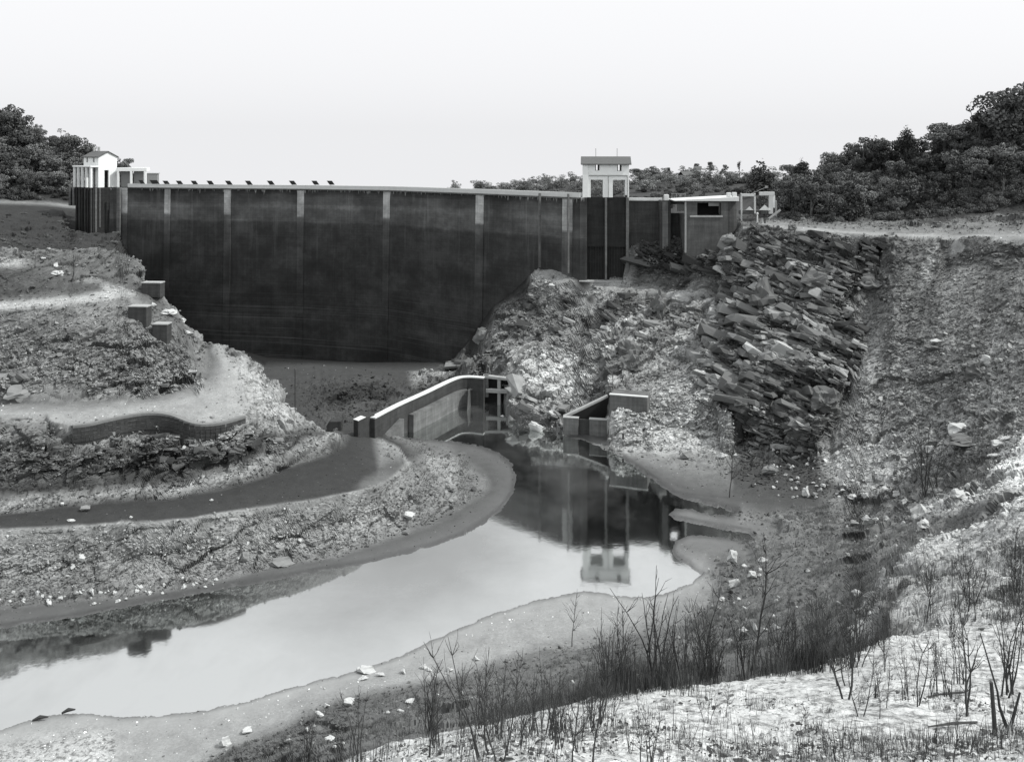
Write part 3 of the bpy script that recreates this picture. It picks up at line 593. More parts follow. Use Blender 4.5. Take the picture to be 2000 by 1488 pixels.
COPING = simple('bleached_coping', .58, .14, 1.0, .85, .15, 4, .02)
ROOF = simple('grey_roof_slates', .10, .3, 3, .8, .3, 14, .03)
def streaky(name, tone, var=.5):
    m = MT(name, .88, .2); a = m.noise(1.0, 5, .65, (2.2, 2.2, .16)); b = m.noise(1.0, 4, .6, (.15, .15, 2.4)); c = m.noise(.5, 5, .7)
    v = m.math('MULTIPLY', m.math('MULTIPLY_ADD', a, 2 * var, 1 - var), m.math('MULTIPLY_ADD', c, 1.3, .35)); v = m.math('MULTIPLY', v, m.math('MULTIPLY_ADD', b, .8, .6))
    m.color(m.math('MULTIPLY', v, tone)); m.bump(m.noise(4, 6, .75), .45, .07); return m.m
DARKC = streaky('stained_dark_concrete', .048)
MIDC = streaky('weathered_concrete', .125)
PALEC = simple('pale_concrete', .30, .3, 1.2, .85, .3, 5, .04)
IRON = simple('tarred_iron', .025, .3, 4, .6, .2, 10, .02)
RECESS_SHADE = simple('recess_shade', .012, .2, 2, .9, 0)  # near-black colour paints the shade inside openings
BLACKC = streaky('blackened_concrete', .026)
METAL = simple('dull_metal', .22, .2, 4, .5, .1, 10, .01)
SILTTOP = simple('silt_dusted_concrete', .33, .25, 1.5, .9, .3, 5, .04)
# ------------------------------------------------------------------ the dam
def toe(z): return .02 * (34 - z)
def crest(u): d = dam_d(u); return Vector(((u - 1000) / F * d, d, 0))
dam = thing('dam', Vector((crest(640).x, crest(640).y, 0)), 'long dark concrete dam closing the valley under a white coping', 'dam')
us = list(np.linspace(214, 1141, 150)); zs = list(np.linspace(-9, 34, 60))
pl = [crest(u) for u in us]
tang = [(pl[min(i + 1, len(pl) - 1)] - pl[max(i - 1, 0)]).normalized() for i in range(len(pl))]
nor = [Vector((t.y, -t.x, 0)) for t in tang]                                       # towards the viewer
bm = bmesh.new(); grid = []
for i, p in enumerate(pl): grid.append([bm.verts.new(p + nor[i] * toe(z) + Vector((0, 0, z))) for z in zs])
for a, b in zip(grid, grid[1:]):
    for k in range(len(zs) - 1): bm.faces.new((a[k], b[k], b[k + 1], a[k + 1]))
back = [bm.verts.new(p - nor[i] * 4.5 + Vector((0, 0, 34))) for i, p in enumerate(pl)]; low = [bm.verts.new(p - nor[i] * 20 + Vector((0, 0, 2))) for i, p in enumerate(pl)]
for i in range(len(pl) - 1):
    bm.faces.new((grid[i][-1], grid[i + 1][-1], back[i + 1], back[i])); bm.faces.new((back[i], back[i + 1], low[i + 1], low[i]))
fin('dam_wall', bm, DAMC, dam)
def run(u0, u1, f0, f1, z0, z1, n=60):
    """a solid strip that follows the crest between photo columns u0 and u1, f = offset towards the viewer"""
    bm = bmesh.new(); rows = []
    for u in np.linspace(u0, u1, n):
        p = crest(u); t = (crest(u + 4) - crest(u - 4)).normalized(); nn = Vector((t.y, -t.x, 0))
        rows.append([bm.verts.new(p + nn * f + Vector((0, 0, z))) for f, z in ((f0, z0), (f1, z0), (f1, z1), (f0, z1))])
    for a, b in zip(rows, rows[1:]):
        for k in range(4): bm.faces.new((a[k], a[(k + 1) % 4], b[(k + 1) % 4], b[k]))
    bm.faces.new(rows[0][::-1]); bm.faces.new(rows[-1]); return bm
fin('coping', run(250, 1133, -.1, .45, 34.0, 34.28), MIDC, dam)
fin('parapet', run(250, 1133, -.25, .12, 34.28, 35.15), COPING, dam)
fin('parapet', run(250, 1133, -4.6, -4.3, 34.0, 35.0), COPING, dam)
for u, wd in ((244, 1.8), (328, 1.7), (445, 1.8), (588, 1.8), (756, 2.0), (938, 2.3), (1109, 2.3)):
    p = crest(u); t = (crest(u + 4) - crest(u - 4)).normalized(); fr = Fr((p.x, p.y, 0), math.atan2(t.y, t.x))
    bm = bmesh.new(); zc = 0
    for a, b in ((-8, 14), (14, 24), (24, 33.98)):
        f0, f1 = -(toe(a) + .2), -(toe(b) + .2); ex = wd * (1 if u != 756 else .7 + .3 * b / 34)
        A = [fr(-ex / 2, f0, a), fr(ex / 2, f0, a), fr(ex / 2, 1.5, a), fr(-ex / 2, 1.5, a)]; B = [fr(-wd / 2, f1, b), fr(wd / 2, f1, b), fr(wd / 2, 1.5, b), fr(-wd / 2, 1.5, b)]
        prism(bm, A, B)
    fin('pilaster', bm, PIERC, dam)
tube_bm = bmesh.new(); fr = Fr((crest(1063).x, crest(1063).y, 0), -.9)
bx(tube_bm, fr, -.16, .16, -1.4, -1.0, 20, 34.9); fin('gauge_board', tube_bm, MIDC, dam)
bm = bmesh.new(); bx(bm, Fr((crest(1120).x, crest(1120).y, 0), -.9), -.15, .15, -1.5, -1.2, 19.5, 35.0); fin('gauge_board', bm, MIDC, dam)
bm = bmesh.new(); bx(bm, Fr((crest(237).x, crest(237).y, 0), -.2), -.45, .45, -1.3, -.8, 20, 34); fin('down_pipe', bm, MIDC, dam)
# dark slanted panels standing on the crest walk
spots = [(277, .8), (302, 1.5), (325, 1), (351, 1), (380, 1), (411, 1), (447, 1), (486, 1), (529, 1), (572, 1), (616, 1), (646, 1)]
for i, (u, k) in enumerate(spots):
    p = crest(u) + Vector((0, 0, 0)); d = p.y; zc = CAMH - (357.3 - Y0) / F * d if u > 310 else CAMH - (356 - Y0) / F * d
    wv, hv, sh = 5.2 * d / F * k, 3.9 * d / F, 3.0 * d / F
    lab = ['small dark slanted panel low on the dam crest beside the white colonnade', 'widest dark slanted panel on the dam crest just right of the colonnade'] + ['dark slanted panel on the crest, number %s of the row counted from the colonnade' % s for s in ('three', 'four', 'five', 'six', 'seven', 'eight', 'nine', 'ten')] + ['last but one dark slanted panel on the dam crest towards the gate tower', 'last dark slanted panel on the crest, closest to its left neighbour']
    e = thing('crest_panel', Vector((p.x, p.y - .0, 34.0)), lab[i], 'panel', 'dark slanted panels in a row along the dam crest')
    fr = Fr(e.location, -.15); bm = bmesh.new()
    A = [fr(-wv - sh, -.06, zc + hv), fr(wv - sh, -.06, zc + hv), fr(wv + sh, -.06, zc - hv), fr(-wv + sh, -.06, zc - hv)]
    B = [fr(-wv - sh, .06, zc + hv), fr(wv - sh, .06, zc + hv), fr(wv + sh, .06, zc - hv), fr(-wv + sh, .06, zc - hv)]
    prism(bm, A, B); fin('board', bm, IRON, e)
    bm = bmesh.new(); bx(bm, fr, -.05, .05, -.02, .08, 34.0, zc - hv * .2); fin('post', bm, COPING, e)
# ------------------------------------------------------------------ the main gate tower
def gable_roof(bm, fr, x0, x1, y0, y1, ze, zr, over=.3, th=.16, along='x'):
    if along == 'x':
        ym = (y0 + y1) / 2; sl = (zr - ze) / (ym - y0)
        for s, ya in ((1, y0), (-1, y1)):
            yo = ya - s * over; zo = ze - sl * over
            A = [fr(x0 - over, yo, zo), fr(x0 - over, ym, zr), fr(x0 - over, ym, zr + th), fr(x0 - over, yo, zo + th)]
            B = [fr(x1 + over, yo, zo), fr(x1 + over, ym, zr), fr(x1 + over, ym, zr + th), fr(x1 + over, yo, zo + th)]
            prism(bm, A, B)
TF = Fr((13.5, 170.2, 18.0), R(-4))            # lower left front corner of the shaft
tw = thing('gate_tower', TF.o, 'tall dark intake shaft carrying a white gatehouse beside the right end of the dam', 'tower')
box_part('shaft', TF, (.0, 9.2, 1.3, 6.0, 17.5, 34.25), BLACKC, tw)
box_part('pier', TF, (-.25, 1.15, -.1, 6.1, 17.6, 34.3), dam_concrete('tower_pier_concrete', .1, False), tw, .04)
box_part('pier', TF, (8.75, 9.3, -.1, 6.1, 17.6, 34.3), MIDC, tw, .04)
box_part('mullion', TF, (4.65, 5.05, .05, 1.4, 17.9, 34.2), MIDC, tw, .04)
box_part('curtain_wall', TF, (1.16, 4.64, .75, 1.4, 24.6, 34.2), BLACKC, tw, 0)
box_part('curtain_wall', TF, (5.06, 8.74, .75, 1.4, 24.6, 34.2), BLACKC, tw, 0)
box_part('sill', TF, (-.4, 8.6, -1.0, 1.28, 17.5, 18.15), PALEC, tw, .06)
for k in range(14): box_part('rack_bar', TF, (1.3 + .52 * k, 1.36 + .52 * k, .62, .70, 18.16, 24.6), IRON, tw, 0)
TF2 = TF
def wall_with_holes(bm, fr, x0, x1, y0, y1, z0, z1, holes):
    """a wall cut by rectangular openings: boxes butted end to end"""
    xs = sorted({x0, x1} | {h[0] for h in holes} | {h[1] for h in holes}); zs_ = sorted({z0, z1} | {h[2] for h in holes} | {h[3] for h in holes})
    for xa, xb in zip(xs, xs[1:]):
        z = None
        for za, zb in zip(zs_, zs_[1:]):
            cx, cz = (xa + xb) / 2, (za + zb) / 2
            solid = not any(h[0] < cx < h[1] and h[2] < cz < h[3] for h in holes)
            if solid and z is None: z = za
            if not solid and z is not None: bx(bm, fr, xa, xb, y0, y1, z, za); z = None
        if z is not None: bx(bm, fr, xa, xb, y0, y1, z, z1)
HW = [(2.05, 2.85), (6.3, 7.1)]
hx0, hx1 = .45, 9.35
bm = bmesh.new()
low_h = [(1.9, 4.3, 34.3, 37.75), (6.2, 8.6, 34.3, 37.75)]
wall_with_holes(bm, TF, hx0, hx1, .5, .9, 34.3, 40.9, low_h + [(2.75, 3.6, 39.55, 41.0 - .15), (7.05, 7.9, 39.45, 41.0 - .15)])
wall_with_holes(bm, TF, hx0, hx1, 4.6, 5.0, 34.3, 40.9, low_h + [(2.75, 3.6, 39.55, 40.85), (7.05, 7.9, 39.45, 40.85)])
for xa in (hx0, hx1 - .4): bx(bm, TF, xa, xa + .4, .9, 4.6, 34.3, 40.9)
bx(bm, TF, hx0 + .4, hx1 - .4, .9, 4.6, 37.9, 38.2)
for xa in (hx0, hx1): 
    s = .4 if xa == hx0 else -.4
    prism(bm, [TF(xa, .5, 40.9), TF(xa, 5.0, 40.9), TF(xa, 2.75, 42.1)], [TF(xa + s, .5, 40.9), TF(xa + s, 5.0, 40.9), TF(xa + s, 2.75, 42.1)])
for xa, xb in ((1.45, 1.9), (4.3, 6.2), (8.6, 8.9)): bx(bm, TF, xa, xb, .9, 4.6, 34.3, 37.9)
fin('gatehouse_wall', bm, WHITE, tw)
bm = bmesh.new(); gable_roof(bm, TF, hx0, hx1, .5, 5.0, 40.9, 42.1, .45, .2); fin('roof', bm, ROOF, tw)
bm = bmesh.new(); bx(bm, TF, hx0 + 1.1, hx1 - .3, .36, .5, 38.5, 38.66); fin('string_course', bm, PALEC, tw)
bm = bmesh.new(); bx(bm, TF, hx0 - .15, hx0 + .95, .30, .5, 34.3, 40.88); fin('corner_buttress', bm, WHITE, tw, .03)
for x in (5.28, 8.98): box_part('drain_pipe', TF, (x, x + .09, .38, .47, 34.3, 38.5), METAL, tw, 0)
for x, z0 in ((2.75, 39.55), (7.05, 39.45)):
    f = bmesh.new()
    for a, b, c, d in ((0, .85, 1.2, 1.4), (0, .16, 0, 1.2), (.48, .85, 0, 1.2)): bx(f, TF, x + a, x + b, .62, .68, z0 + c, z0 + d)
    fin('window_shutter', f, IRON, tw)
for x in (2.95, 7.15): bm = bmesh.new(); tube(bm, [TF(x, 2.75, 42.2), TF(x, 2.75, 43.9)], .05); fin('lightning_rod', bm, METAL, tw)
for xa in (1.9, 6.2):
    bm = bmesh.new()
    for z in (34.9, 35.35): tube(bm, [TF(xa, 4.3, z), TF(xa + 2.4, 4.3, z)], .035)
    fin('guard_rail', bm, METAL, tw)
box_part('winch', TF, (8.55, 8.95, -.05, .3, 34.32, 34.75), IRON, tw, .05)
# ------------------------------------------------------------------ spillway walls right of the tower
D0 = lambda x, y, d: P(x, y, d=d)
SW = Fr((23.0, 171.5, 24), R(-6))
sp_ = thing('spillway_wall', SW.o, 'dark wall with a white coping between the gate tower and the first spillway pier', 'wall')
box_part('wall', SW, (-.8, 6.6, 0, 3, 19, 33.6), DARKC, sp_)
box_part('coping', SW, (-.6, 6.5, -.2, .4, 33.6, 34.15), COPING, sp_, .04)
box_part('handrail_post', SW, (-.3, -.15, 0, .1, 34.15, 35.2), COPING, sp_, 0)
PR = Fr((28.6, 168.2, 26), R(-3))
p1 = thing('spillway_pier', PR.o, 'slim dark spillway pier topped by a small white block', 'pier')
box_part('pier', PR, (.0, 2.1, 0, 6, 24.5, 33.8), DARKC, p1, .1)
box_part('rib', PR, (.45, 1.55, -.15, .01, 24.5, 33.5), MIDC, p1, .03)
box_part('cap_block', PR, (.9, 1.75, .4, 1.6, 33.8, 34.9), COPING, p1, .04)
box_part('lamp_bracket', PR, (2.0, 2.1, .6, .7, 33.8, 34.9), IRON, p1, 0)
BB = Fr((30.9, 170.5, 26), R(-3))
bb = thing('bay_wall', BB.o, 'recessed dark wall with a small opening painted bright between the two spillway piers', 'wall')
box_part('wall', BB, (0, 3.2, 0, 1, 25, 31.2), DARKC, bb, 0)
box_part('lintel', BB, (0, 3.2, -.4, 1, 33.0, 34.0), MIDC, bb, .04)
box_part('bright_opening_panel', BB, (1.5, 3.0, .4, .6, 31.6, 32.9), COPING, bb, .02)  # pale panel stands in for the brightness of an opening
box_part('rail', BB, (.3, 3.1, 0, .08, 35.0, 35.08), METAL, bb, 0)
for k in range(4): box_part('rail_post', BB, (.4 + .85 * k, .47 + .85 * k, 0, .08, 34.0, 35.0), METAL, bb, 0)
# the big block pier
BK = Fr((32.7, 164.0, 26), R(0)); zt = 34.2
bk = thing('spillway_block', BK.o, 'broad weathered concrete block with a long window recess and one rounded dark flank', 'building')
bm = bmesh.new()
wall_with_holes(bm, BK, 0, 8.0, 0, 1.2, 18.0, 33.9, [(2.2, 6.7, 31.2, 33.6)])
bx(bm, BK, 0, 8.0, 1.2, 7, 18.0, 31.15)
fin('block', bm, streaky('block_concrete', .085), bk)
bm = bmesh.new(); A, B = [], []
for q in range(9): t = -math.pi / 2 + math.pi / 2 * q / 8; A.append(BK(8.0 + 2.1 * math.cos(t), 2.1 + 2.1 * math.sin(t), 18.0)); B.append(BK(8.0 + 2.1 * math.cos(t), 2.1 + 2.1 * math.sin(t), 33.9))
A += [BK(10.1, 7, 18), BK(8.0, 7, 18)]; B += [BK(10.1, 7, 33.9), BK(8.0, 7, 33.9)]; prism(bm, A, B); fin('rounded_flank', bm, DARKC, bk)
box_part('recess_back', BK, (2.0, 7.0, 3.0, 3.3, 31.2, 33.8), RECESS_SHADE, bk, 0)
box_part('recess_side', BK, (1.4, 2.2, 1.21, 3.0, 31.2, 33.8), DARKC, bk, 0)
box_part('sill', BK, (.8, 7.0, -.14, 1.3, 30.85, 31.2), PALEC, bk, .04)
box_part('bright_opening_panel', BK, (4.7, 6.68, 1.6, 1.8, 32.9, 33.55), COPING, bk, .02)
box_part('corner_strip', BK, (-.15, .15, -.12, .3, 24.2, 33.8), PALEC, bk, .03)
bm = bmesh.new(); prism(bm, [BK(-2.2, -.35, 33.92), BK(10.0, -.35, 33.92), BK(10.0, -.35, 34.75), BK(-2.2, -.35, 34.1)], [BK(-2.2, 6.6, 33.92), BK(10.0, 6.6, 33.92), BK(10.0, 6.6, 34.75), BK(-2.2, 6.6, 34.1)])
fin('walkway_slab', bm, COPING, bk, .03)
for x, a, b in ((8.0, .9, 1.0), (9.0, 1.0, 1.05)): box_part('bollard', BK, (x, x + a * .8, .5, 1.3, 34.7, 34.75 + b * .75), COPING, bk, .06)
# white portal frames behind the block
PF = Fr((P(1447, 400, d=172).x, 172, 28), R(-8))
pf = thing('gate_portal', PF.o, 'white concrete gate frame with two silted bays at the right end of the dam', 'gate')
box_part('base_wall', PF, (-.3, 6.6, .5, 1.5, 28, 30.0), MIDC, pf, .03)
box_part('base_wall', PF, (-.3, 5.0, .3, 1.5, 30.9, 31.7), MIDC, pf, .03)
for x in (0, 2.6, 3.6, 5.4): box_part('post', PF, (x, x + (.3 if x < 5 else .8), .2, .8, 31.0 if x else 28.5, 35.0), COPING if x not in (3.6,) else DARKC, pf, .03)
box_part('beam', PF, (0, 2.9, .2, .8, 34.4, 34.9), COPING, pf, .03)
box_part('beam', PF, (3.6, 6.5, .15, .9, 34.6, 35.3), COPING, pf, .03)
box_part('end_wall', PF, (5.4, 6.6, .25, .75, 32.2, 34.6), WHITE, pf, .03)
box_part('raking_strut', PF, (6.6, 6.95, .2, .7, 30.2, 33.6), PALEC, pf, .03)
for x, r in ((1.7, .75), (3.0 + 1.6, 1.1)):
    bm = bmesh.new(); A = [PF(x - r, .0, 31.72), PF(x + r, .0, 31.72), PF(x, .0, 31.72 + r * .95)]; prism(bm, A, [PF(x - r, .28, 31.72), PF(x + r, .28, 31.72), PF(x, .28, 31.72 + r * .95)]); fin('silt_heap', bm, WHITE, pf)
bm = bmesh.new(); tube(bm, [PF(2.0, .4, 34.9), PF(5.0, .4, 36.3)], .06); bx(bm, PF, 4.7, 5.2, .2, .6, 36.1, 36.5); fin('jib_arm', bm, PALEC, pf)
bm = bmesh.new(); g0 = G(1503, 430); fr = Fr(g0, 0); prism(bm, [g0 + Vector(v) for v in ((-.2, 0, .2), (.1, 0, -.0), (2.4, .3, 1.6), (2.2, .3, 1.95))], [g0 + Vector(v) for v in ((-.2, .3, .2), (.1, .3, 0), (2.4, .6, 1.6), (2.2, .6, 1.95))])
tag(fin('leaning_plank', bm, PALEC, None, 0, g0), 'pale plank leaning up at an angle where the track meets the dam', 'plank')
for i, (x, y, h, lab) in enumerate(((1479, 436, 1.5, 'tallest white marker post with a rounded head beside the track at the dam end'), (1487, 437, 1.0, 'short pale stake right of the tall white marker post'), (1494, 437, 1.1, 'dark stake beside the leaning plank at the dam end'))):
    g0 = G(x, y); e = thing('marker_post', g0, lab, 'post', 'posts beside the track at the end of the dam')
    bm = bmesh.new(); tube(bm, [g0 - Vector((0, 0, .3)), g0 + Vector((0, 0, h))], [.16, .11]); fin('post', bm, COPING if i == 0 else (PALEC if i == 1 else DARKC), e)
    if i == 0: bm = bmesh.new(); bmesh.ops.create_icosphere(bm, subdivisions=1, radius=.24, matrix=Matrix.Translation(g0 + Vector((0, 0, h + .1)))); fin('head', bm, COPING, e)
# ------------------------------------------------------------------ far left intake tower with white house and colonnade
c0 = P(192, 366, d=222); m1 = 222 / F
LA = Fr((c0.x, c0.y, 20), R(53))      # gable wall runs right and back
lt = thing('intake_tower', LA.o, 'distant white gabled house on a ribbed dark shaft at the left end of the dam', 'tower')
box_part('shaft', LA, (-1.4, 4.6, .0, 9.0, 14, 34.2), BLACKC, lt, .1)
for k in range(6): box_part('rib', LA, (-1.75, -1.41, .3 + 1.45 * k, .9 + 1.45 * k, 14, 34.1), BLACKC if k % 2 else DARKC, lt, .03)
box_part('rib', LA, (-.9, -.5, -.25, .0, 18, 34.1), MIDC, lt, .03)
box_part('rib', LA, (.2, .5, -.2, .0, 24, 34.1), MIDC, lt, .03)
box_part('balcony_slab', LA, (-2.1, .0, -.1, 9.2, 39.35, 39.75), WHITE, lt, .04)
for k in range(5): box_part('column', LA, (-1.95, -1.45, .1 + 2.05 * k, .8 + 2.05 * k, 34.2, 39.35), WHITE, lt, .03)
bm = bmesh.new(); wall_with_holes(bm, LA, 0, 4.9, 0, .4, 34.2, 42.0, [(1.6, 2.7, 34.2, 38.6)])
bx(bm, LA, 0, .4, .4, 7.4, 39.4, 42.0); bx(bm, LA, 4.5, 4.9, .4, 7.4, 34.2, 42.0); bx(bm, LA, .4, 4.5, 7.0, 7.4, 34.2, 42.0)
for k in range(3): bx(bm, LA, 0, .4, .4 + 2.4 * k, 1.5 + 2.4 * k, 34.2, 39.4)
prism(bm, [LA(0, 0, 42.0), LA(4.9, 0, 42.0), LA(2.45, 0, 43.3)], [LA(0, .4, 42.0), LA(4.9, .4, 42.0), LA(2.45, .4, 43.3)])
fin('house_wall', bm, WHITE, lt)
LB = Fr(LA.o, R(22) + math.pi / 2)
bm = bmesh.new(); 
for s, x0 in ((1, -.35), (-1, 5.25)):
    A = [LA(x0, -.35, 41.85), LA(2.45, -.35, 43.32), LA(2.45, -.35, 43.52), LA(x0, -.35, 42.05)]; B = [LA(x0, 7.7, 41.85), LA(2.45, 7.7, 43.32), LA(2.45, 7.7, 43.52), LA(x0, 7.7, 42.05)]; prism(bm, A, B)
fin('roof', bm, ROOF, lt)
for y in (1.9, 5.2): box_part('window', LA, (-.05, .05, y, y + .7, 40.6, 41.8), METAL, lt, 0)
box_part('inner_wall', LA, (1.3, 1.5, 1, 7, 34.2, 39.4), MIDC, lt, 0)
for y in (4.2, 6.6): bm = bmesh.new(); bx(bm, LA, 2.2, 2.7, y, y + .4, 43.2, 44.6); fin('chimney', bm, PALEC, lt)
AN = Fr(P(227, 358, d=224), R(8)); AN.o.z = 34
an = thing('colonnade', AN.o, 'low white colonnade of grey panelled bays beside the distant white house', 'colonnade')
box_part('roof_slab', AN, (0, 7.5, 0, 3, 38.3, 39.2), WHITE, an, .04)
for x in (.15, 3.35, 6.75): box_part('column', AN, (x, x + .5, .0, .5, 34.2, 38.3), WHITE, an, .03)
for x in (.7, 3.9): box_part('panel', AN, (x, x + 2.6, 1.6, 1.8, 34.2, 38.3), METAL, an, 0)
box_part('annex', AN, (7.3, 9.9, .8, 2.5, 34.2, 37.6), METAL, an, .03)
box_part('annex_roof', AN, (7.3, 10.1, .7, 2.6, 37.6, 37.8), PALEC, an, 0)
wl = Fr(P(134, 395, d=232), R(5)); wl.o.z = 28
lw = thing('abutment_wall', wl.o, 'short grey ribbed wall half hidden left of the distant white house', 'wall')
for k in range(4): box_part('rib', wl, (.9 * k, .9 * k + .5, 0, 1, 29, 34.3), MIDC, lw, .03)
box_part('wall', wl, (-.4, 3.6, .9, 2, 29, 34.0), DARKC, lw, .03)
# ------------------------------------------------------------------ training wall, sluice, chamber in the river bed
def strip_wall(name, pts, z0, z1, th, mat, parent, off=0.0, label=None, ztop=None):
    bm = bmesh.new(); rows = []
    for i, p in enumerate(pts):
        t = (pts[min(i + 1, len(pts) - 1)] - pts[max(i - 1, 0)]); t.z = 0; t.normalize(); n = Vector((-t.y, t.x, 0))
        zt_ = ztop[i] if ztop else z1
        rows.append([bm.verts.new(Vector((p.x, p.y, 0)) + n * f + Vector((0, 0, z))) for f, z in ((off, z0), (off + th, z0), (off + th, zt_), (off, zt_))])
    for a, b in zip(rows, rows[1:]):
        for k in range(4): bm.faces.new((a[k], a[(k + 1) % 4], b[(k + 1) % 4], b[k]))
    bm.faces.new(rows[0][::-1]); bm.faces.new(rows[-1]); return fin(name, bm, mat, parent, 0, label=label)
def smooth_path(pts, n):
    P3 = [pts[0]] + list(pts) + [pts[-1]]; o = []
    for i in range(1, len(P3) - 2):
        for k in range(n):
            t = k / n; a, b, c, d = P3[i - 1:i + 3]
            o.append(.5 * ((2 * b) + (c - a) * t + (2 * a - 5 * b + 4 * c - d) * t * t + (3 * b - a - 3 * c + d) * t ** 3))
    return o + [pts[-1]]
wp = smooth_path([P(732, 816, z=4.8), P(780, 791, z=4.8), P(835, 766, z=4.8), P(888, 741, z=4.8), P(912, 736, z=4.8), P(944, 738, z=4.8)], 6)
tr = thing('training_wall', Vector((wp[0].x, wp[0].y, 0)), 'long dark curved river wall with a bright silted top leading to the sluice', 'wall')
strip_wall('wall_body', wp, -1.5, 4.66, .75, DARKC, tr)
strip_wall('top', wp, 4.66, 4.84, .95, COPING, tr, -.1)
fp = [p for p in wp if (p.x / p.y * F + 1000) > 790 and (p.x / p.y * F + 1000) < 915]
strip_wall('footing', fp, -1.5, 2.9, .9, MIDC, tr, -.92, ztop=[2.75] * len(fp))
fp = [p for p in wp if 742 < (p.x / p.y * F + 1000) < 780]
strip_wall('footing', fp, -1.5, 2.0, .8, MIDC, tr, -.82, ztop=[1.4 + .35 * i for i in range(len(fp))])
e0 = P(699, 822, z=4.8); e1 = P(732, 812, z=4.8); t = (e1 - e0); fr = Fr((e0.x, e0.y, 0), math.atan2(t.y, t.x)); Ln = t.length
bm = bmesh.new(); prism(bm, [fr(0, 0, -.5), fr(Ln, 0, -.5), fr(Ln, 0, 5.15), fr(0, 0, 4.75)], [fr(0, 1.0, -.5), fr(Ln, 1.0, -.5), fr(Ln, 1.0, 5.15), fr(0, 1.0, 4.75)]); fin('end_pier', bm, DARKC, tr, .05)
bm = bmesh.new(); prism(bm, [fr(.0, -.05, 4.78), fr(Ln * .45, -.05, 4.98), fr(Ln * .45, -.05, 5.05), fr(0, -.05, 4.86)], [fr(.0, 1.05, 4.78), fr(Ln * .45, 1.05, 4.98), fr(Ln * .45, 1.05, 5.05), fr(0, 1.05, 4.86)]); fin('cap', bm, COPING, tr)
bm = bmesh.new(); b0 = P(637, 842, z=2.2); fr = Fr((b0.x, b0.y, 0), .05); s1 = b0.y / F
prism(bm, [fr(.6, 0, .5), fr(29 * s1, 0, .5), fr(29 * s1, 0, 3.6), fr(7 * s1, 0, 3.6), fr(0, 0, 2.9)], [fr(.6, 1.6, .5), fr(29 * s1, 1.6, .5), fr(29 * s1, 1.6, 3.6), fr(7 * s1, 1.6, 3.6), fr(0, 1.6, 2.9)])
ob = fin('concrete_block', bm, DARKC, None, .05, Vector((b0.x, b0.y, .5))); tag(ob, 'low dark concrete block standing alone left of the training wall end', 'block')
# sluice frame: a lattice of posts and beams
sf0 = P(950, 795, d=149); SF = Fr((sf0.x, sf0.y, 0), R(-10)); k = 149 / F
sl = thing('sluice_frame', SF.o, 'small concrete sluice frame of posts and beams over dark openings at the wall end', 'sluice')
for x, wd, za, zb in ((-.4, .7, 1.2, 5.1), (1.9, .55, -.8, 4.75), (4.35, 1.2, -.8, 4.6)): box_part('post', SF, (x, x + wd, 0, .7, za, zb), PALEC if x > 0 else MIDC, sl, .04)
bm = bmesh.new(); prism(bm, [SF(-.6, -.1, 4.5), SF(5.8, -.1, 4.1), SF(5.8, -.1, 4.45), SF(-.6, -.1, 4.95)], [SF(-.6, .9, 4.5), SF(5.8, .9, 4.1), SF(5.8, .9, 4.45), SF(-.6, .9, 4.95)]); fin('beam', bm, PALEC, sl)
box_part('beam', SF, (-.1, 5.4, -.12, .6, 2.0, 2.65), PALEC, sl, .04)
box_part('recess', SF, (-.6, 5.4, 1.2, 1.6, -1, 4.5), RECESS_SHADE, sl, 0)  # black sheet painted as the shade behind the frame
# stoplog chamber at the waterline
c1 = P(1100, 850, z=0); CH = Fr((c1.x, c1.y, 0), R(-12)); k = c1.y / F
ch = thing('stoplog_chamber', CH.o, 'roofless concrete chamber with twin front panels at the water edge', 'chamber')
box_part('front_panel', CH, (0, 2.3, 0, .7, -1, 2.65), MIDC, ch, .05)
box_part('front_panel', CH, (4.0, 6.6, 0, .7, -1, 2.65), MIDC, ch, .05)
box_part('stoplog', CH, (2.3, 4.0, .35, .6, -1, 2.5), DARKC, ch, .02)
box_part('panel_top', CH, (-.05, 2.35, -.05, .75, 2.66, 2.78), SILTTOP, ch, 0)
box_part('panel_top', CH, (3.95, 6.65, -.05, .75, 2.66, 2.78), SILTTOP, ch, 0)
a, b = CH(0, .7, 0), P(1188, 772, z=5.6); fr = Fr((a.x, a.y, 0), math.atan2(b.y - a.y, b.x - a.x)); Ln = (Vector((b.x, b.y, 0)) - Vector((a.x, a.y, 0))).length
bm = bmesh.new(); prism(bm, [fr(0, 0, -1), fr(Ln, 0, -1), fr(Ln, 0, 5.6), fr(0, 0, 2.7)], [fr(0, .7, -1), fr(Ln, .7, -1), fr(Ln, .7, 5.6), fr(0, .7, 2.7)]); fin('side_wall', bm, SILTTOP, ch, .04)
bm = bmesh.new(); prism(bm, [fr(.5, -.25, -1), fr(Ln, -.25, -1), fr(Ln, -.25, 5.3), fr(.5, -.25, 2.5)], [fr(.5, -.02, -1), fr(Ln, -.02, -1), fr(Ln, -.02, 5.3), fr(.5, -.02, 2.5)]); fin('hollow_shade', bm, RECESS_SHADE, ch)  # black sheet along the side wall, painted as shade in the hollow
box_part('side_wall', CH, (6.6, 7.3, 0, 4.5, -1, 3.0), SILTTOP, ch, .1)
b1 = P(1191, 806, d=130.4); BL = Fr((b1.x, b1.y, 0), R(-16)); k = b1.y / F
sb = thing('anchor_slab', BL.o, 'square-edged concrete slab with a bright rim set in the rubble above the chamber', 'slab')
box_part('slab', BL, (0, 5.6, 0, 3.5, 2.0, 6.75), MIDC, sb, .06)
box_part('rim', BL, (-.08, 5.68, -.08, .5, 6.76, 6.92), COPING, sb, .02)
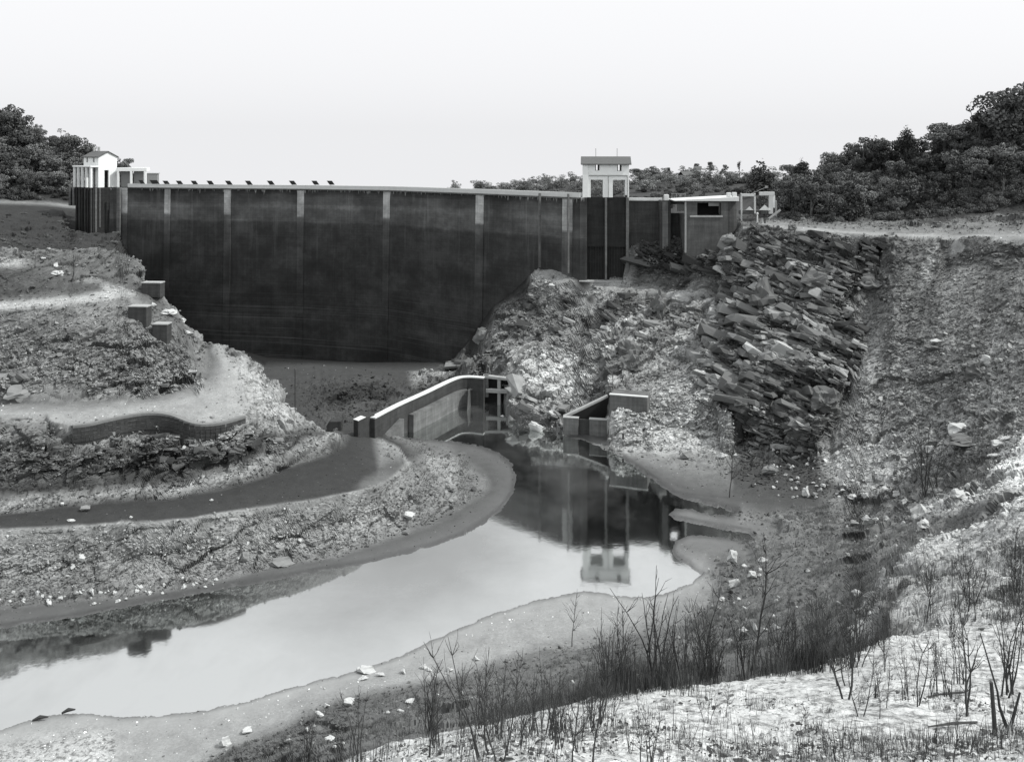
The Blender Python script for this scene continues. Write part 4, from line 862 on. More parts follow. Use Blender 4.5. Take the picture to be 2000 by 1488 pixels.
# stone retaining wall on the left mound, blocks on its shoulder
wp = smooth_path([Vector(((x - 1000) / F * d, d, z)) for x, z, d in WD], 5)
rw = thing('retaining_wall', Vector((wp[0].x, wp[0].y, 10)), 'low dark wavy stone retaining wall under the curved track of the left mound', 'wall')
zt_ = [p.z for p in wp]
strip_wall('wall_body', wp, 8.5, 12, .55, DARKC, rw, -.28, ztop=[z + .02 for z in zt_])
strip_wall('coping', wp, 11.0, 12, .62, simple('retaining_coping', .17, .3), rw, -.32, ztop=[z + .12 for z in zt_])
nj = 0
for i in range(len(wp) - 1):                                   # courses of masonry
    a, b = wp[i], wp[i + 1]; t = Vector((b.x - a.x, b.y - a.y, 0)); L_ = t.length; ang = math.atan2(t.y, t.x)
    fr = Fr((a.x, a.y, 0), ang)
    for c in range(4):
        x = -.05
        while x < L_ - .05:
            wd = random.uniform(.45, .85); x1 = min(x + wd, L_ + .0); z1 = a.z - .12 - c * .42
            if x1 - x > .15 and nj < 290:
                bm = bmesh.new(); bx(bm, fr, x + .02, x1 - .02, -.33 - random.random() * .06, -.26, z1 - .39, z1 - .02); fin('stone', bm, DARKC, rw); nj += 1
            x = x1 + .0
def block(px, w_, h_, dp, ang, lab, mat=DARKC, slope=0, base=.6):
    g0 = G(*px); fr = Fr(g0, ang); e = thing('concrete_block', g0, lab, 'block', 'dark concrete blocks on the shoulder of the left mound')
    s = g0.y / F; w_ *= s; h_ *= s
    bm = bmesh.new(); prism(bm, [fr(0, 0, g0.z - base - slope), fr(w_, 0, g0.z - base - slope * 2), fr(w_, 0, g0.z + h_), fr(0, 0, g0.z + h_)], [fr(0, dp, g0.z - base), fr(w_, dp, g0.z - base), fr(w_, dp, g0.z + h_), fr(0, dp, g0.z + h_)])
    fin('body', bm, mat, e, .04); bm = bmesh.new(); bx(bm, fr, -.04, w_ + .04, -.04, dp, g0.z + h_ + .002, g0.z + h_ + .14); fin('top', bm, SILTTOP, e)
block((276, 573), 38, 19, 1.4, R(-4), 'topmost dark concrete block on the edge of the left mound against the dam')
block((250, 622), 38, 22, 1.4, R(-6), 'middle dark concrete block on the left mound, its foot cut slanting', slope=.7)
block((296, 658), 30, 22, 1.4, R(-3), 'lowest dark concrete block on the left mound above the rubble slope', slope=.5)
# ------------------------------------------------------------------ loose rock
def hull_mesh(name, seed, flat=.6, n=13, size=1.0, mat=None, bulge=1.0):
    r = random.Random(seed); bm = bmesh.new()
    for _ in range(n):
        v = Vector((r.gauss(0, 1), r.gauss(0, 1), r.gauss(0, 1))).normalized() * r.uniform(.75, 1.0) * .5 * size
        bm.verts.new((v.x, v.y * r.uniform(.8, 1.0), v.z * flat))
    res = bmesh.ops.convex_hull(bm, input=bm.verts); junk = [g for g in res['geom_interior'] + res['geom_unused'] if isinstance(g, bmesh.types.BMVert)]
    if junk: bmesh.ops.delete(bm, geom=list(set(junk)), context='VERTS')
    me = bpy.data.meshes.new(name); bm.to_mesh(me); bm.free()
    if mat: me.materials.append(mat)
    return me
def instancer_mat(name, base, var, rough=.9, bumpd=.04, scale=9):
    """tone comes from the place where each instance stands (attribute 'tone' on the points)"""
    m = MT(name, rough, .2); at = m.n('ShaderNodeAttribute', attribute_name='tone', attribute_type='INSTANCER')
    v = m.math('MULTIPLY_ADD', m.noise(scale, 4, .7), 2 * var, 1 - var); m.color(m.math('MULTIPLY', m.math('MULTIPLY', at.outputs['Fac'], base), v)); m.bump(m.noise(scale * 2, 4, .7), .3, bumpd); return m.m
def variants(name, meshes):
    c = bpy.data.collections.new(name)
    for i, me in enumerate(meshes):
        o = bpy.data.objects.new('%s_%02d' % (name, i), me); c.objects.link(o)
    return c
def scatter(name, coll, P_, R_, S_, T_, I_):
    me = bpy.data.meshes.new(name); me.vertices.add(len(P_)); me.vertices.foreach_set('co', np.asarray(P_, np.float32).ravel())
    for nm, ty, arr, key in (('rot', 'FLOAT_VECTOR', R_, 'vector'), ('scl', 'FLOAT_VECTOR', S_, 'vector'), ('tone', 'FLOAT', T_, 'value'), ('idx', 'INT', I_, 'value')):
        a = me.attributes.new(nm, ty, 'POINT'); a.data.foreach_set(key, np.asarray(arr, np.int32 if ty == 'INT' else np.float32).ravel())
    o = link(name, me); ng = bpy.data.node_groups.new(name + '_nodes', 'GeometryNodeTree')
    ng.interface.new_socket('Geometry', in_out='INPUT', socket_type='NodeSocketGeometry'); ng.interface.new_socket('Geometry', in_out='OUTPUT', socket_type='NodeSocketGeometry')
    n = ng.nodes; gi, go = n.new('NodeGroupInput'), n.new('NodeGroupOutput'); ci = n.new('GeometryNodeCollectionInfo'); ci.inputs[0].default_value = coll; ci.inputs[1].default_value = True; ci.inputs[2].default_value = True
    ip = n.new('GeometryNodeInstanceOnPoints'); ip.inputs['Pick Instance'].default_value = True
    for nm, ty, sk in (('rot', 'FLOAT_VECTOR', 'Rotation'), ('scl', 'FLOAT_VECTOR', 'Scale'), ('idx', 'INT', 'Instance Index')):
        na = n.new('GeometryNodeInputNamedAttribute'); na.data_type = ty; na.inputs[0].default_value = nm; ng.links.new(na.outputs[0], ip.inputs[sk])
    ng.links.new(gi.outputs[0], ip.inputs['Points']); ng.links.new(ci.outputs[0], ip.inputs['Instance']); ng.links.new(ip.outputs[0], go.inputs[0])
    md = o.modifiers.new('scatter', 'NODES'); md.node_group = ng; o['kind'] = 'stuff'; return o
# visible ground
runmin = np.full((nG, nU), 1e9); acc = np.full(nU, 1e9)
for j in range(nG - 1, -1, -1): runmin[j] = acc; acc = np.minimum(acc, ROW[j])
VIS = (ROW < runmin + 6) & (UU > -70) & (UU < 2072)
def pick(mask, n, wts=None):
    k = np.flatnonzero(mask.ravel())
    if wts is not None: p = wts.ravel()[k]; p = p / p.sum(); s_ = rng.choice(k, n, p=p)
    else: s_ = rng.choice(k, n)
    return s_
def at_idx(k): return np.column_stack([XX.ravel()[k], DY.ravel()[k], ZZ.ravel()[k]])
FRAME = (UU > -120) & (UU < 2120) & (ROW < 1560)
stone_mat = instancer_mat('rubble_stone', 1.0, .3)
sv = variants('rubble_variants', [hull_mesh('rubble_stone', 100 + i, random.Random(i).uniform(.4, .8), 11, 1.0, stone_mat) for i in range(12)])
mk = VIS & FRAME & (GRAV > .25) & (DD > 45) & (DD < 180)
mk = mk | (VIS & FRAME & (UU > 1650) & (DD > 30) & (DD <= 45) & (ROW < 1235))
nst = 85000; k = pick(mk, nst, np.where(mk, GRAV ** 2 + .3 * np.clip(ROCK, 0, 1), 0))
px = np.clip(np.exp(rng.normal(1.2, .55, nst)), 1.5, 16)
sz = px * DD.ravel()[k] / F; sz = np.minimum(sz, 1.2)
pp = at_idx(k) + np.column_stack([rng.normal(0, .12, nst), rng.normal(0, .12, nst), sz * .12])
T_ = TONE.ravel()[k] * rng.choice([.6, .85, 1.05, 1.3, 1.9], nst, p=[.16, .26, .32, .2, .06])
scatter('rubble', sv, pp, np.column_stack([rng.normal(0, .45, nst), rng.normal(0, .45, nst), rng.uniform(0, 6.28, nst)]), sz[:, None] * rng.uniform(.7, 1.25, (nst, 3)), np.clip(T_, .03, .6), rng.integers(0, 12, nst))
# the outcrop: joint-bounded slabs of schist dipping to the lower right, in countless pieces
slab_mat = instancer_mat('schist_slab', 1.0, .4, .85, .06, 3)
def slab_mesh(name, seed, mat):
    r = random.Random(seed); bm = bmesh.new()
    for x in (-.5, .5):
        for y in (-.5, .5):
            for z in (-.5, .5): bm.verts.new((x * r.uniform(.7, 1.05), y * r.uniform(.7, 1.05), z * r.uniform(.6, 1.1)))
    for _ in range(5): bm.verts.new((r.uniform(-.6, .6), r.uniform(-.55, .1), r.uniform(-.5, .5)))
    res = bmesh.ops.convex_hull(bm, input=bm.verts); junk = [g for g in res['geom_interior'] + res['geom_unused'] if isinstance(g, bmesh.types.BMVert)]
    if junk: bmesh.ops.delete(bm, geom=list(set(junk)), context='VERTS')
    me = bpy.data.meshes.new(name); bm.to_mesh(me); bm.free(); me.materials.append(mat); return me
slv = variants('slab_variants', [slab_mesh('schist_slab', 300 + i, slab_mat) for i in range(12)])
mk = VIS & FRAME & (ROCK > .5) & (DD > 80) & (DD < 180)
sets = []
for n_, mu, sg_, lo, hi, emb in ((300, 3.85, .3, 30, 92, .46), (2300, 2.85, .42, 9, 38, .2), (5200, 1.9, .42, 4, 13, .05)):
    wts_ = np.where(mk, ROCK ** 2 * (np.where(UU > 1400, 1, .35) if n_ == 330 else 1), 0); k = pick(mk, n_, wts_); px_ = np.clip(np.exp(rng.normal(mu, sg_, n_)), lo, hi); sz = px_ * DD.ravel()[k] / F; lf = UU.ravel()[k] < 1000
    sz = np.where(lf, sz * .6, sz)
    P_ = at_idx(k) + np.column_stack([np.zeros(n_), sz * emb, -sz * .04])
    dip = np.where(lf, rng.normal(-.05, .07, n_), rng.normal(.36, .09, n_))
    R_ = np.column_stack([rng.normal(-.10, .2, n_), dip + rng.normal(0, .1, n_), rng.normal(-.1, .42, n_)]); S_ = np.column_stack([sz * rng.uniform(.9, 1.5, n_), sz * .8, sz * rng.uniform(.16, .36, n_)])
    T_ = np.clip(TONE.ravel()[k] * np.where(lf, .8, 1) * rng.choice([.5, .78, 1.15, 2.0], n_, p=[.30, .38, .24, .08]), .025, .4); sets.append((P_, R_, S_, T_, rng.integers(0, 12, n_)))
scatter('schist_slabs', slv, *[np.concatenate([q[i] for q in sets]) for i in range(5)])
# boulders one can point at: (x, y, width px, height px, tone, label)
ROCKM = {t: simple('boulder_%s' % n, v, .25, 2.5, .9, .4, 6, .05) for t, n, v in (('w', 'pale', .46), ('m', 'grey', .20), ('d', 'dark', .13))}
BIG = [(1429, 1090, 34, 30, 'w', 'round white boulder on the mud spit, largest near the water'), (1492, 1096, 24, 15, 'w', 'white boulder right of the round white boulder by the spit'),
 (1457, 1106, 16, 9, 'w', 'small white stone between the two white boulders by the spit'), (1437, 1140, 32, 20, 'w', 'jagged white boulder cluster below the round white boulder'),
 (1470, 1125, 30, 15, 'w', 'flat white rock touching the jagged white boulder'), (1409, 1172, 17, 12, 'w', 'small oval white stone at the mud edge above the thicket'),
 (1394, 1186, 10, 8, 'w', 'tiny white stone left of the oval white stone'), (1408, 1190, 14, 12, 'm', 'grey stone right of the tiny white stone at the mud edge'),
 (1478, 1224, 14, 24, 'w', 'upright pale stone standing behind the thicket'), (1455, 1235, 34, 18, 'w', 'low pale rock left of the upright pale stone'), (1520, 1224, 22, 11, 'w', 'pale flat rock right of the upright pale stone'),
 (1508, 918, 42, 32, 'm', 'big square pale grey boulder at the foot of the outcrop'), (1343, 890, 34, 22, 'm', 'cone shaped boulder below the bright rubble fan'), (1411, 893, 26, 14, 'w', 'white rock behind the bare sapling'),
 (1395, 886, 14, 8, 'w', 'thin white rock left of the bare sapling'), (1440, 892, 16, 9, 'w', 'white rock right of the bare sapling'), (1511, 952, 11, 10, 'w', 'single white stone below the big square boulder'),
 (1476, 948, 9, 5, 'w', 'tiny flat white stone left of the single white stone'), (1575, 960, 16, 28, 'w', 'leaning white block in the stone field'), (1607, 948, 13, 10, 'w', 'oval white stone upper right of the leaning white block'),
 (1601, 956, 13, 11, 'w', 'angular white stone right of the leaning white block'), (1592, 966, 18, 13, 'm', 'grey stone at the foot of the leaning white block'), (1543, 912, 17, 18, 'm', 'grey boulder at the top of the stone field'),
 (1536, 928, 12, 9, 'm', 'grey stone below the boulder topping the stone field'), (1545, 937, 13, 7, 'w', 'narrow pale stone below the grey stone at the field top'), (1556, 953, 8, 8, 'w', 'small white stone left of the leaning white block'),
 (1641, 944, 11, 16, 'w', 'upright white stone in the middle of the stone field'), (1653, 952, 9, 8, 'w', 'small white stone beside the upright white stone'), (1665, 976, 26, 16, 'w', 'white twin stone low in the stone field'),
 (1693, 978, 15, 13, 'w', 'round white stone right of the white twin stone'), (1708, 954, 14, 8, 'w', 'flat pale stone at the right of the stone field'), (1733, 974, 16, 12, 'm', 'grey stone at the far right of the stone field'),
 (1700, 1018, 30, 22, 'w', 'rounded pale boulder standing in dry grass'), (1672, 1022, 30, 14, 'm', 'low grey boulder left of the rounded pale boulder'), (1660, 1032, 10, 11, 'w', 'small pale stone under the low grey boulder'),
 (1712, 1010, 0, 0, 0, 0),
 (1793, 1000, 42, 34, 'w', 'tall pale crag on the stony spur'), (1812, 1025, 38, 26, 'w', 'pale slabby rock below the tall pale crag'), (1880, 968, 44, 20, 'w', 'long pale ledge leaning up the spur'),
 (1832, 960, 24, 24, 'm', 'grey boulder behind the tall pale crag'), (1743, 1068, 28, 12, 'w', 'small white rock cluster at the spur foot'), (1710, 1058, 18, 12, 'm', 'grey stone left of the white cluster at the spur foot'),
 (1728, 1118, 12, 20, 'w', 'short upright white stone at the lip of the near bank'), (1676, 1160, 34, 16, 'w', 'pale rock with a hollow beneath at the end of the near bank'), (1645, 1178, 16, 9, 'w', 'small pale stone left of the hollow rock'),
 (1657, 1090, 22, 10, 'm', 'grey rock half sunk in grass below the pale boulder'), (715, 1310, 46, 16, 'w', 'long white boulder group at the near waterline'), (745, 1317, 24, 10, 'w', 'white stone right of the long white boulder group'),
 (710, 1324, 30, 9, 'w', 'flat white stone in front of the long white boulder group'), (788, 1312, 20, 10, 'w', 'white stone midway along the near waterline'), (826, 1303, 18, 11, 'w', 'peaked white stone on the near waterline'),
 (838, 1308, 18, 8, 'w', 'low white stone right of the peaked white stone'), (880, 1308, 20, 11, 'w', 'white wedge of rock near the grass clump at the waterline'), (931, 1287, 17, 12, 'w', 'white block farthest right on the near waterline'),
 (682, 1372, 35, 19, 'w', 'square white block lying on the grassy shore'), (628, 1395, 28, 16, 'w', 'white boulder left of the square white block'), (638, 1378, 18, 8, 'w', 'small white stone above the boulder left of the square block'),
 (437, 1450, 28, 26, 'w', 'broken white rock at the lower mud edge'), (482, 1428, 34, 12, 'w', 'long white rock right of the broken white rock'), (645, 1442, 24, 9, 'w', 'flat white rock in the grass at the bottom'),
 (800, 1372, 30, 6, 'w', 'thin pale slab in the grass above the thicket'), (783, 1388, 20, 11, 'w', 'pale stone under the thin pale slab'), (1121, 1332, 11, 11, 'w', 'small white ball-like stone inside the thicket'),
 (978, 1326, 7, 6, 'w', 'tiny white pebble in the grass left of the thicket'), (160, 1092, 26, 22, 'w', 'bright boulder perched in a hollow on the left bank'), (180, 1072, 16, 13, 'm', 'grey stone above the perched bright boulder'),
 (370, 1070, 12, 14, 'w', 'bright stone on the middle of the left bank'), (412, 1090, 14, 8, 'w', 'white stone in the ledges of the left bank'), (481, 1078, 14, 12, 'w', 'white stone over the right ledges of the left bank'),
 (290, 1160, 18, 9, 'w', 'elongated white stone alone on the mud strip'), (180, 1158, 20, 16, 'w', 'pale pyramid stone at the bank foot'), (184, 1180, 11, 7, 'w', 'small stone on the mud below the pale pyramid stone'),
 (95, 1178, 26, 14, 'w', 'large pale stone at the left bank foot'), (118, 1170, 18, 13, 'w', 'pale wedge right of the large pale foot stone'), (97, 1166, 18, 7, 'w', 'flat pale stone on top of the large pale foot stone'),
 (72, 1160, 16, 11, 'w', 'pale stone upper left of the large pale foot stone'), (166, 994, 34, 13, 'm', 'grey flat rock lying on the silted terrace'), (137, 1018, 20, 5, 'w', 'thin pale stone on the lip of the silted terrace'),
 (121, 987, 13, 9, 'w', 'white stone on the small step left of the flat terrace rock'), (411, 977, 12, 6, 'w', 'white stone lying alone on the silted terrace'), (361, 877, 18, 11, 'w', 'white stone over the dark cave under the wall'),
 (256, 1010, 9, 5, 'w', 'tiny pale stone near the terrace lip'), (110, 535, 34, 14, 'w', 'bright split rock beside the upper track'), (85, 506, 26, 8, 'w', 'pale rock above the bright split rock'),
 (108, 519, 12, 14, 'w', 'upright pale rock above the bright split rock'), (325, 612, 38, 16, 'w', 'pale boulder pile on the mound shoulder'), (360, 628, 22, 11, 'w', 'white rounded boulder on the mound edge'),
 (300, 595, 18, 14, 'w', 'pale rock at the top of the mound shoulder'), (368, 650, 26, 16, 'w', 'pale boulder below the white rounded boulder'), (390, 660, 24, 30, 'm', 'grey split pillar of rock at the bend of the track'),
 (392, 684, 12, 12, 'd', 'dark rock at the foot of the split pillar'), (30, 745, 90, 40, 'd', 'huge dark overhanging rock at the left edge by the track'), (38, 772, 84, 34, 'm', 'huge grey rock lying below the dark overhanging rock'),
 (25, 690, 52, 34, 'd', 'dark hollowed rock at the left edge above the overhang'), (64, 603, 10, 7, 'd', 'small dark stone on the rim of the upper track'),
 (940, 655, 50, 36, 'm', 'jagged grey rock where the hill meets the dam'), (1290, 600, 46, 60, 'd', 'dark block of rock under the ledge right of the tower'), (1230, 690, 60, 46, 'd', 'dark rock knob in the middle of the rubble slope'),
 (1240, 720, 64, 50, 'd', 'dark rock base under the knob on the rubble slope'), (1060, 600, 34, 36, 'd', 'dark boulder below the tower ledge on the left'), (1080, 560, 26, 14, 'w', 'bright rock just under the tower ledge'),
 (1452, 492, 26, 12, 'w', 'pale slanting slab high on the dark outcrop'), (1557, 482, 34, 24, 'd', 'dark rounded knob near the top of the outcrop'), (1548, 445, 26, 14, 'd', 'dark boulder beside the track on the outcrop'),
 (1440, 470, 44, 36, 'm', 'grey squarish rock under the spillway block'), (1510, 590, 80, 60, 'd', 'broad dark rock face high in the outcrop'), (1600, 570, 90, 70, 'd', 'largest dark rounded rock face of the outcrop'),
 (1560, 705, 150, 26, 'w', 'long bright slab dipping right across the outcrop'), (1600, 730, 110, 36, 'd', 'dark slab directly under the long bright slab'), (1480, 690, 50, 26, 'm', 'pale ended slab left of the long bright slab'),
 (1520, 775, 130, 40, 'd', 'wide dark slab low in the outcrop'), (1610, 790, 80, 60, 'd', 'dark rounded slab at the right foot of the outcrop'), (1500, 830, 120, 50, 'd', 'dark broad slab at the left foot of the outcrop'),
 (1580, 850, 90, 40, 'd', 'dark slab at the base of the outcrop by the stones'), (1708, 560, 60, 40, 'd', 'dark wedge of rock reaching into the scree chute'),
 (1840, 668, 44, 10, 'w', 'thin bright ledge with a dark underside in the scree'), (1836, 680, 50, 14, 'd', 'rock toned dark as the shaded underside of the thin bright ledge'), (1918, 725, 56, 32, 'd', 'dark hexagonal block in the stones at right'),  # the rock below the thin ledge is toned dark as its shade
 (1935, 705, 34, 26, 'w', 'bright cracked rock above the dark hexagonal block'), (1955, 500, 34, 12, 'd', 'upper dark rock in the scree near the right edge'), (1960, 520, 34, 12, 'd', 'lower dark rock in the scree near the right edge'),
 (1870, 845, 70, 24, 'w', 'pale overhanging ledge with deep shade beneath'), (1890, 868, 90, 22, 'd', 'rock toned dark for the shade under the pale overhanging ledge'), (1815, 880, 34, 18, 'w', 'pale rock left of the overhanging ledge'),  # shade beneath the overhang is put into a dark rock
 (1960, 870, 46, 12, 'w', 'white stacked slab at the right edge'), (1975, 855, 40, 10, 'w', 'upper white stacked slab at the right edge'), (1950, 890, 34, 11, 'w', 'lowest white stacked slab at the right edge'),
 (1050, 835, 42, 34, 'w', 'white rounded rock at the waterline below the bluff'), (1000, 818, 26, 18, 'm', 'grey rock at the tip of the bluff'), (985, 815, 22, 6, 'w', 'flat white rock awash beside the sluice'),
 (475, 1090, 36, 24, 'm', 'stepped grey ledge in the left bank'), (545, 1100, 60, 22, 'm', 'layered grey ledge at the right of the left bank'), (430, 1105, 26, 18, 'd', 'dark recessed rock in the left bank ledges'),
 (800, 1008, 36, 20, 'w', 'knobbly pale rock at the nose of the left bank'), (880, 955, 30, 16, 'm', 'grey rock along the outer nose of the left bank')]
def crag_mesh(name, seed, mat, k=1.0, n=11):
    """a broken block: hull cut by joints, then roughened along its bedding"""
    me0 = hull_mesh('tmp', seed, .8, n, 1.0); bm = bmesh.new(); bm.from_mesh(me0); bpy.data.meshes.remove(me0)
    bmesh.ops.triangulate(bm, faces=bm.faces); bmesh.ops.subdivide_edges(bm, edges=bm.edges, cuts=3, use_grid_fill=True); bmesh.ops.triangulate(bm, faces=bm.faces)
    co = np.array([v.co[:] for v in bm.verts]); nn = np.array([v.normal[:] for v in bm.verts]); q = co + seed
    wA, eA = worley(q * np.array([2.6, 2.6, 6.0]), seed, .9); wB, _ = worley(q * np.array([7, 7, 13.0]), seed + 5, .8)
    d = .045 * wA + .018 * wB + .02 * vnoise(q * 3, seed) - .03 * np.clip(1 - eA / .12, 0, 1)
    for v, c, n_, k_ in zip(bm.verts, co, nn, d): v.co = Vector(c + n_ * k_ * k)
    me = bpy.data.meshes.new(name); bm.to_mesh(me); bm.free(); me.materials.append(mat); return me
bmesh_cache = {}
def place_rock(x, y, wpx, hpx, t, lab, group=None, nm='boulder', embed=.25):
    g0 = G(x, y + hpx * .35) if y < 1470 else G(x, y); s = g0.y / F; i = (int(x * 7 + y * 3)) % 14
    key = (i, t)
    if key not in bmesh_cache: bmesh_cache[key] = crag_mesh(nm, 700 + i, ROCKM[t], 2.3 if t == 'd' else 1.0, 22 if t == 'd' else 11)
    o = link(nm, bmesh_cache[key]); r = random.Random(x * 31 + y)
    w_, h_ = wpx * s, hpx * s * 1.15
    o.scale = (w_, max(w_ * .7, h_ * .8), h_ / .8); o.rotation_euler = (0, r.uniform(-.15, .15), r.uniform(-.4, .4))
    if 'dipping right' in lab or (t == 'd' and 1420 < x < 1700 and wpx > 70): o.rotation_euler = (0, .22, r.uniform(-.15, .15))
    o.location = g0 + Vector((0, w_ * (.3 if t == 'd' and y < 880 else .12), h_ * (.5 - embed))); tag(o, lab, 'boulder' if wpx > 12 else 'stone', group); return o
for b in BIG:
    if b[2]: place_rock(*b)
# the larger stones of the rubble, each its own thing
zones = [((-10, 1140, 430, 1185), 42, 'w', 'pale angular stone in the heap along the foot of the left bank', 'loose stones at the foot of the left bank', 7, 13),
 ((1510, 880, 1700, 975), 46, 'w', 'pale stone among many scattered over the dark ground below the outcrop', 'stones scattered below the outcrop', 6, 11),
 ((1870, 640, 2010, 850), 40, 'm', 'angular slab among the rubble at the right edge of the scree', 'rubble slabs at the right edge', 9, 19),
 ((1400, 1110, 1600, 1260), 22, 'w', 'pale stone half hidden in the dry grass of the right shore', 'pale stones in the dry grass', 7, 14),
 ((480, 1340, 960, 1480), 16, 'w', 'small pale stone in the grass of the near shore', 'pale stones on the near shore', 6, 12),
 ((1640, 960, 2000, 1060), 22, 'w', 'pale jagged rock on the stony spur above the near bank', 'jagged rocks on the stony spur', 10, 22),
 ((10, 660, 380, 760), 28, 'm', 'grey stone lodged in the rubble slope of the left mound', 'stones lodged in the left mound', 6, 11),
 ((1240, 480, 1430, 570), 30, 'm', 'dark angular stone of the slide under the spillway block', 'slide stones under the spillway block', 6, 11)]
for (x0, y0, x1, y1), n, t, lab, grp, a, b in zones:
    for q in range(n):
        x, y = random.uniform(x0, x1), random.uniform(y0, y1); wpx = random.uniform(a, b)
        if 'foot of the left bank' in lab: y = 1176 - (x / 430) * 36 + random.gauss(-6, 9)
        place_rock(x, y, wpx, wpx * random.uniform(.55, .9), t, lab, grp, 'stone')

mk = VIS & FRAME & (GRAV < .25) & (ROCK < .2) & (ZZ > .02) & (DD > 55) & (DD < 185)
n = 2600; k = pick(mk, n); sz = np.clip(np.exp(rng.normal(.75, .5, n)), 1.0, 6) * DD.ravel()[k] / F
scatter('strewn_pebbles', sv, at_idx(k), rng.normal(0, .5, (n, 3)), sz[:, None] * rng.uniform(.7, 1.25, (n, 3)), TONE.ravel()[k] * rng.choice([.5, 1.2, 2.2, 4], n, p=[.3, .3, .25, .15]), rng.integers(0, 12, n))
# ------------------------------------------------------------------ trees
def leaf_cloud(centers, radii, n, size, rs, flat=1.0):
    """leaf-sized quads through the shell of every lobe"""
    c = rs.choice(len(centers), n, p=np.array(radii) ** 2 / (np.array(radii) ** 2).sum())
    d = rs.normal(size=(n, 3)); d /= np.linalg.norm(d, axis=1)[:, None]; rad = np.array(radii)[c] * rs.uniform(.62, 1.08, n) ** .8
    p = np.array(centers)[c] + d * rad[:, None] * np.array([1, 1, flat])
    nn = d + rs.normal(0, .55, (n, 3)); nn /= np.linalg.norm(nn, axis=1)[:, None]
    a = np.cross(nn, rs.normal(size=(n, 3))); a /= np.linalg.norm(a, axis=1)[:, None]; b = np.cross(nn, a); s = size * rs.uniform(.6, 1.35, n)[:, None]
    V = np.stack([p - a * s - b * s * .6, p + a * s - b * s * .6, p + a * s + b * s * .6, p - a * s + b * s * .6], 1).reshape(-1, 3)
    return V, np.arange(4 * n).reshape(-1, 4)
def leafmat(name, tone):
    m = MT(name, .95, .05); oi = m.n('ShaderNodeObjectInfo'); ge = m.n('ShaderNodeNewGeometry')
    v = m.math('MULTIPLY_ADD', oi.outputs['Random'], .9, .55); v = m.math('MULTIPLY', v, m.math('MULTIPLY_ADD', ge.outputs['Random Per Island'], .6, .7))
    m.color(m.math('MULTIPLY', v, tone)); return m.m
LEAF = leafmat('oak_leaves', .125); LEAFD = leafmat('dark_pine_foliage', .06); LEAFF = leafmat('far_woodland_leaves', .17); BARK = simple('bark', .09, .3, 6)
def crown_mesh(seed, kind):
    rs = np.random.default_rng(seed); C_, R_ = [], []
    if kind == 'round':
        for _ in range(rs.integers(15, 22)):
            a, r = rs.uniform(0, 6.28), rs.uniform(0, .42); C_.append((r * math.cos(a), r * math.sin(a), rs.uniform(.25, .88) - r * .35)); R_.append(rs.uniform(.06, .19))
        V, T = leaf_cloud(C_, R_, 3000, .0175, rs, .8)
    elif kind == 'cone':
        for i in range(11):
            t = i / 10; r = .25 * (1 - t) ** .8 + .03
            for q in range(3 if t < .8 else 1): a = rs.uniform(0, 6.28); C_.append((r * .6 * math.cos(a), r * .6 * math.sin(a), .15 + .8 * t)); R_.append(r * .75 + .02)
        V, T = leaf_cloud(C_, R_, 1700, .022, rs, .7)
    elif kind == 'tall':
        for _ in range(11): a, r = rs.uniform(0, 6.28), rs.uniform(0, .2); C_.append((r * math.cos(a), r * math.sin(a), rs.uniform(.45, .9))); R_.append(rs.uniform(.09, .17))
        V, T = leaf_cloud(C_, R_, 1300, .022, rs, .8)
    elif kind == 'bush':
        for _ in range(7): a, r = rs.uniform(0, 6.28), rs.uniform(0, .35); C_.append((r * math.cos(a), r * math.sin(a), rs.uniform(.12, .42))); R_.append(rs.uniform(.16, .28))
        V, T = leaf_cloud(C_, R_, 900, .030, rs, .8)
    elif kind == 'sparse':
        for _ in range(9): a, r = rs.uniform(0, 6.28), rs.uniform(.05, .3); C_.append((r * math.cos(a), r * math.sin(a), rs.uniform(.4, .95))); R_.append(rs.uniform(.06, .12))
        V, T = leaf_cloud(C_, R_, 420, .02, rs, .8)
    return V, T, C_
def trunk_mesh(seed, C_, mat):
    r = random.Random(seed); bm = bmesh.new(); top = max(c[2] for c in C_)
    tube(bm, [Vector((0, 0, -.08)), Vector((r.uniform(-.02, .02), 0, .25)), Vector((r.uniform(-.03, .03), r.uniform(-.03, .03), top * .8))], [.035, .024, .008], 5)
    for c in C_[:5]:
        h = r.uniform(.15, .4); tube(bm, [Vector((0, 0, h)), Vector(c) * .6 + Vector((0, 0, h * .4)), Vector(c)], [.014, .009, .004], 4)
    me = bpy.data.meshes.new('trunk'); bm.to_mesh(me); bm.free(); me.materials.append(mat); return me
TV = {}
for kind, n, mat in (('round', 5, LEAF), ('cone', 2, LEAFD), ('tall', 2, LEAFD), ('sparse', 2, LEAFD)):
    TV[kind] = []
    for i in range(n): V_, T_, C_ = crown_mesh(40 + i * 7 + len(kind), kind); TV[kind].append((np_mesh('crown', V_, T_, mat), trunk_mesh(i, C_, BARK)))
FV = []
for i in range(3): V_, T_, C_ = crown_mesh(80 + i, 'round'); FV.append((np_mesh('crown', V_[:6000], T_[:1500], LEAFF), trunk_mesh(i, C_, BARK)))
def tree(name, loc, h, kind, lab, grp=None, wide=1.0, var=None):
    cr, tr_ = (random.choice(TV[kind]) if kind in TV else random.choice(FV)) if var is None else var
    e = thing(name, Vector(loc), lab, 'tree', grp); e.rotation_euler.z = random.uniform(0, 6.28)
    for nm, me in (('crown', cr), ('trunk', tr_)):
        o = link(nm, me, e); o.scale = (h * wide, h * wide, h)
    return e
placed = []
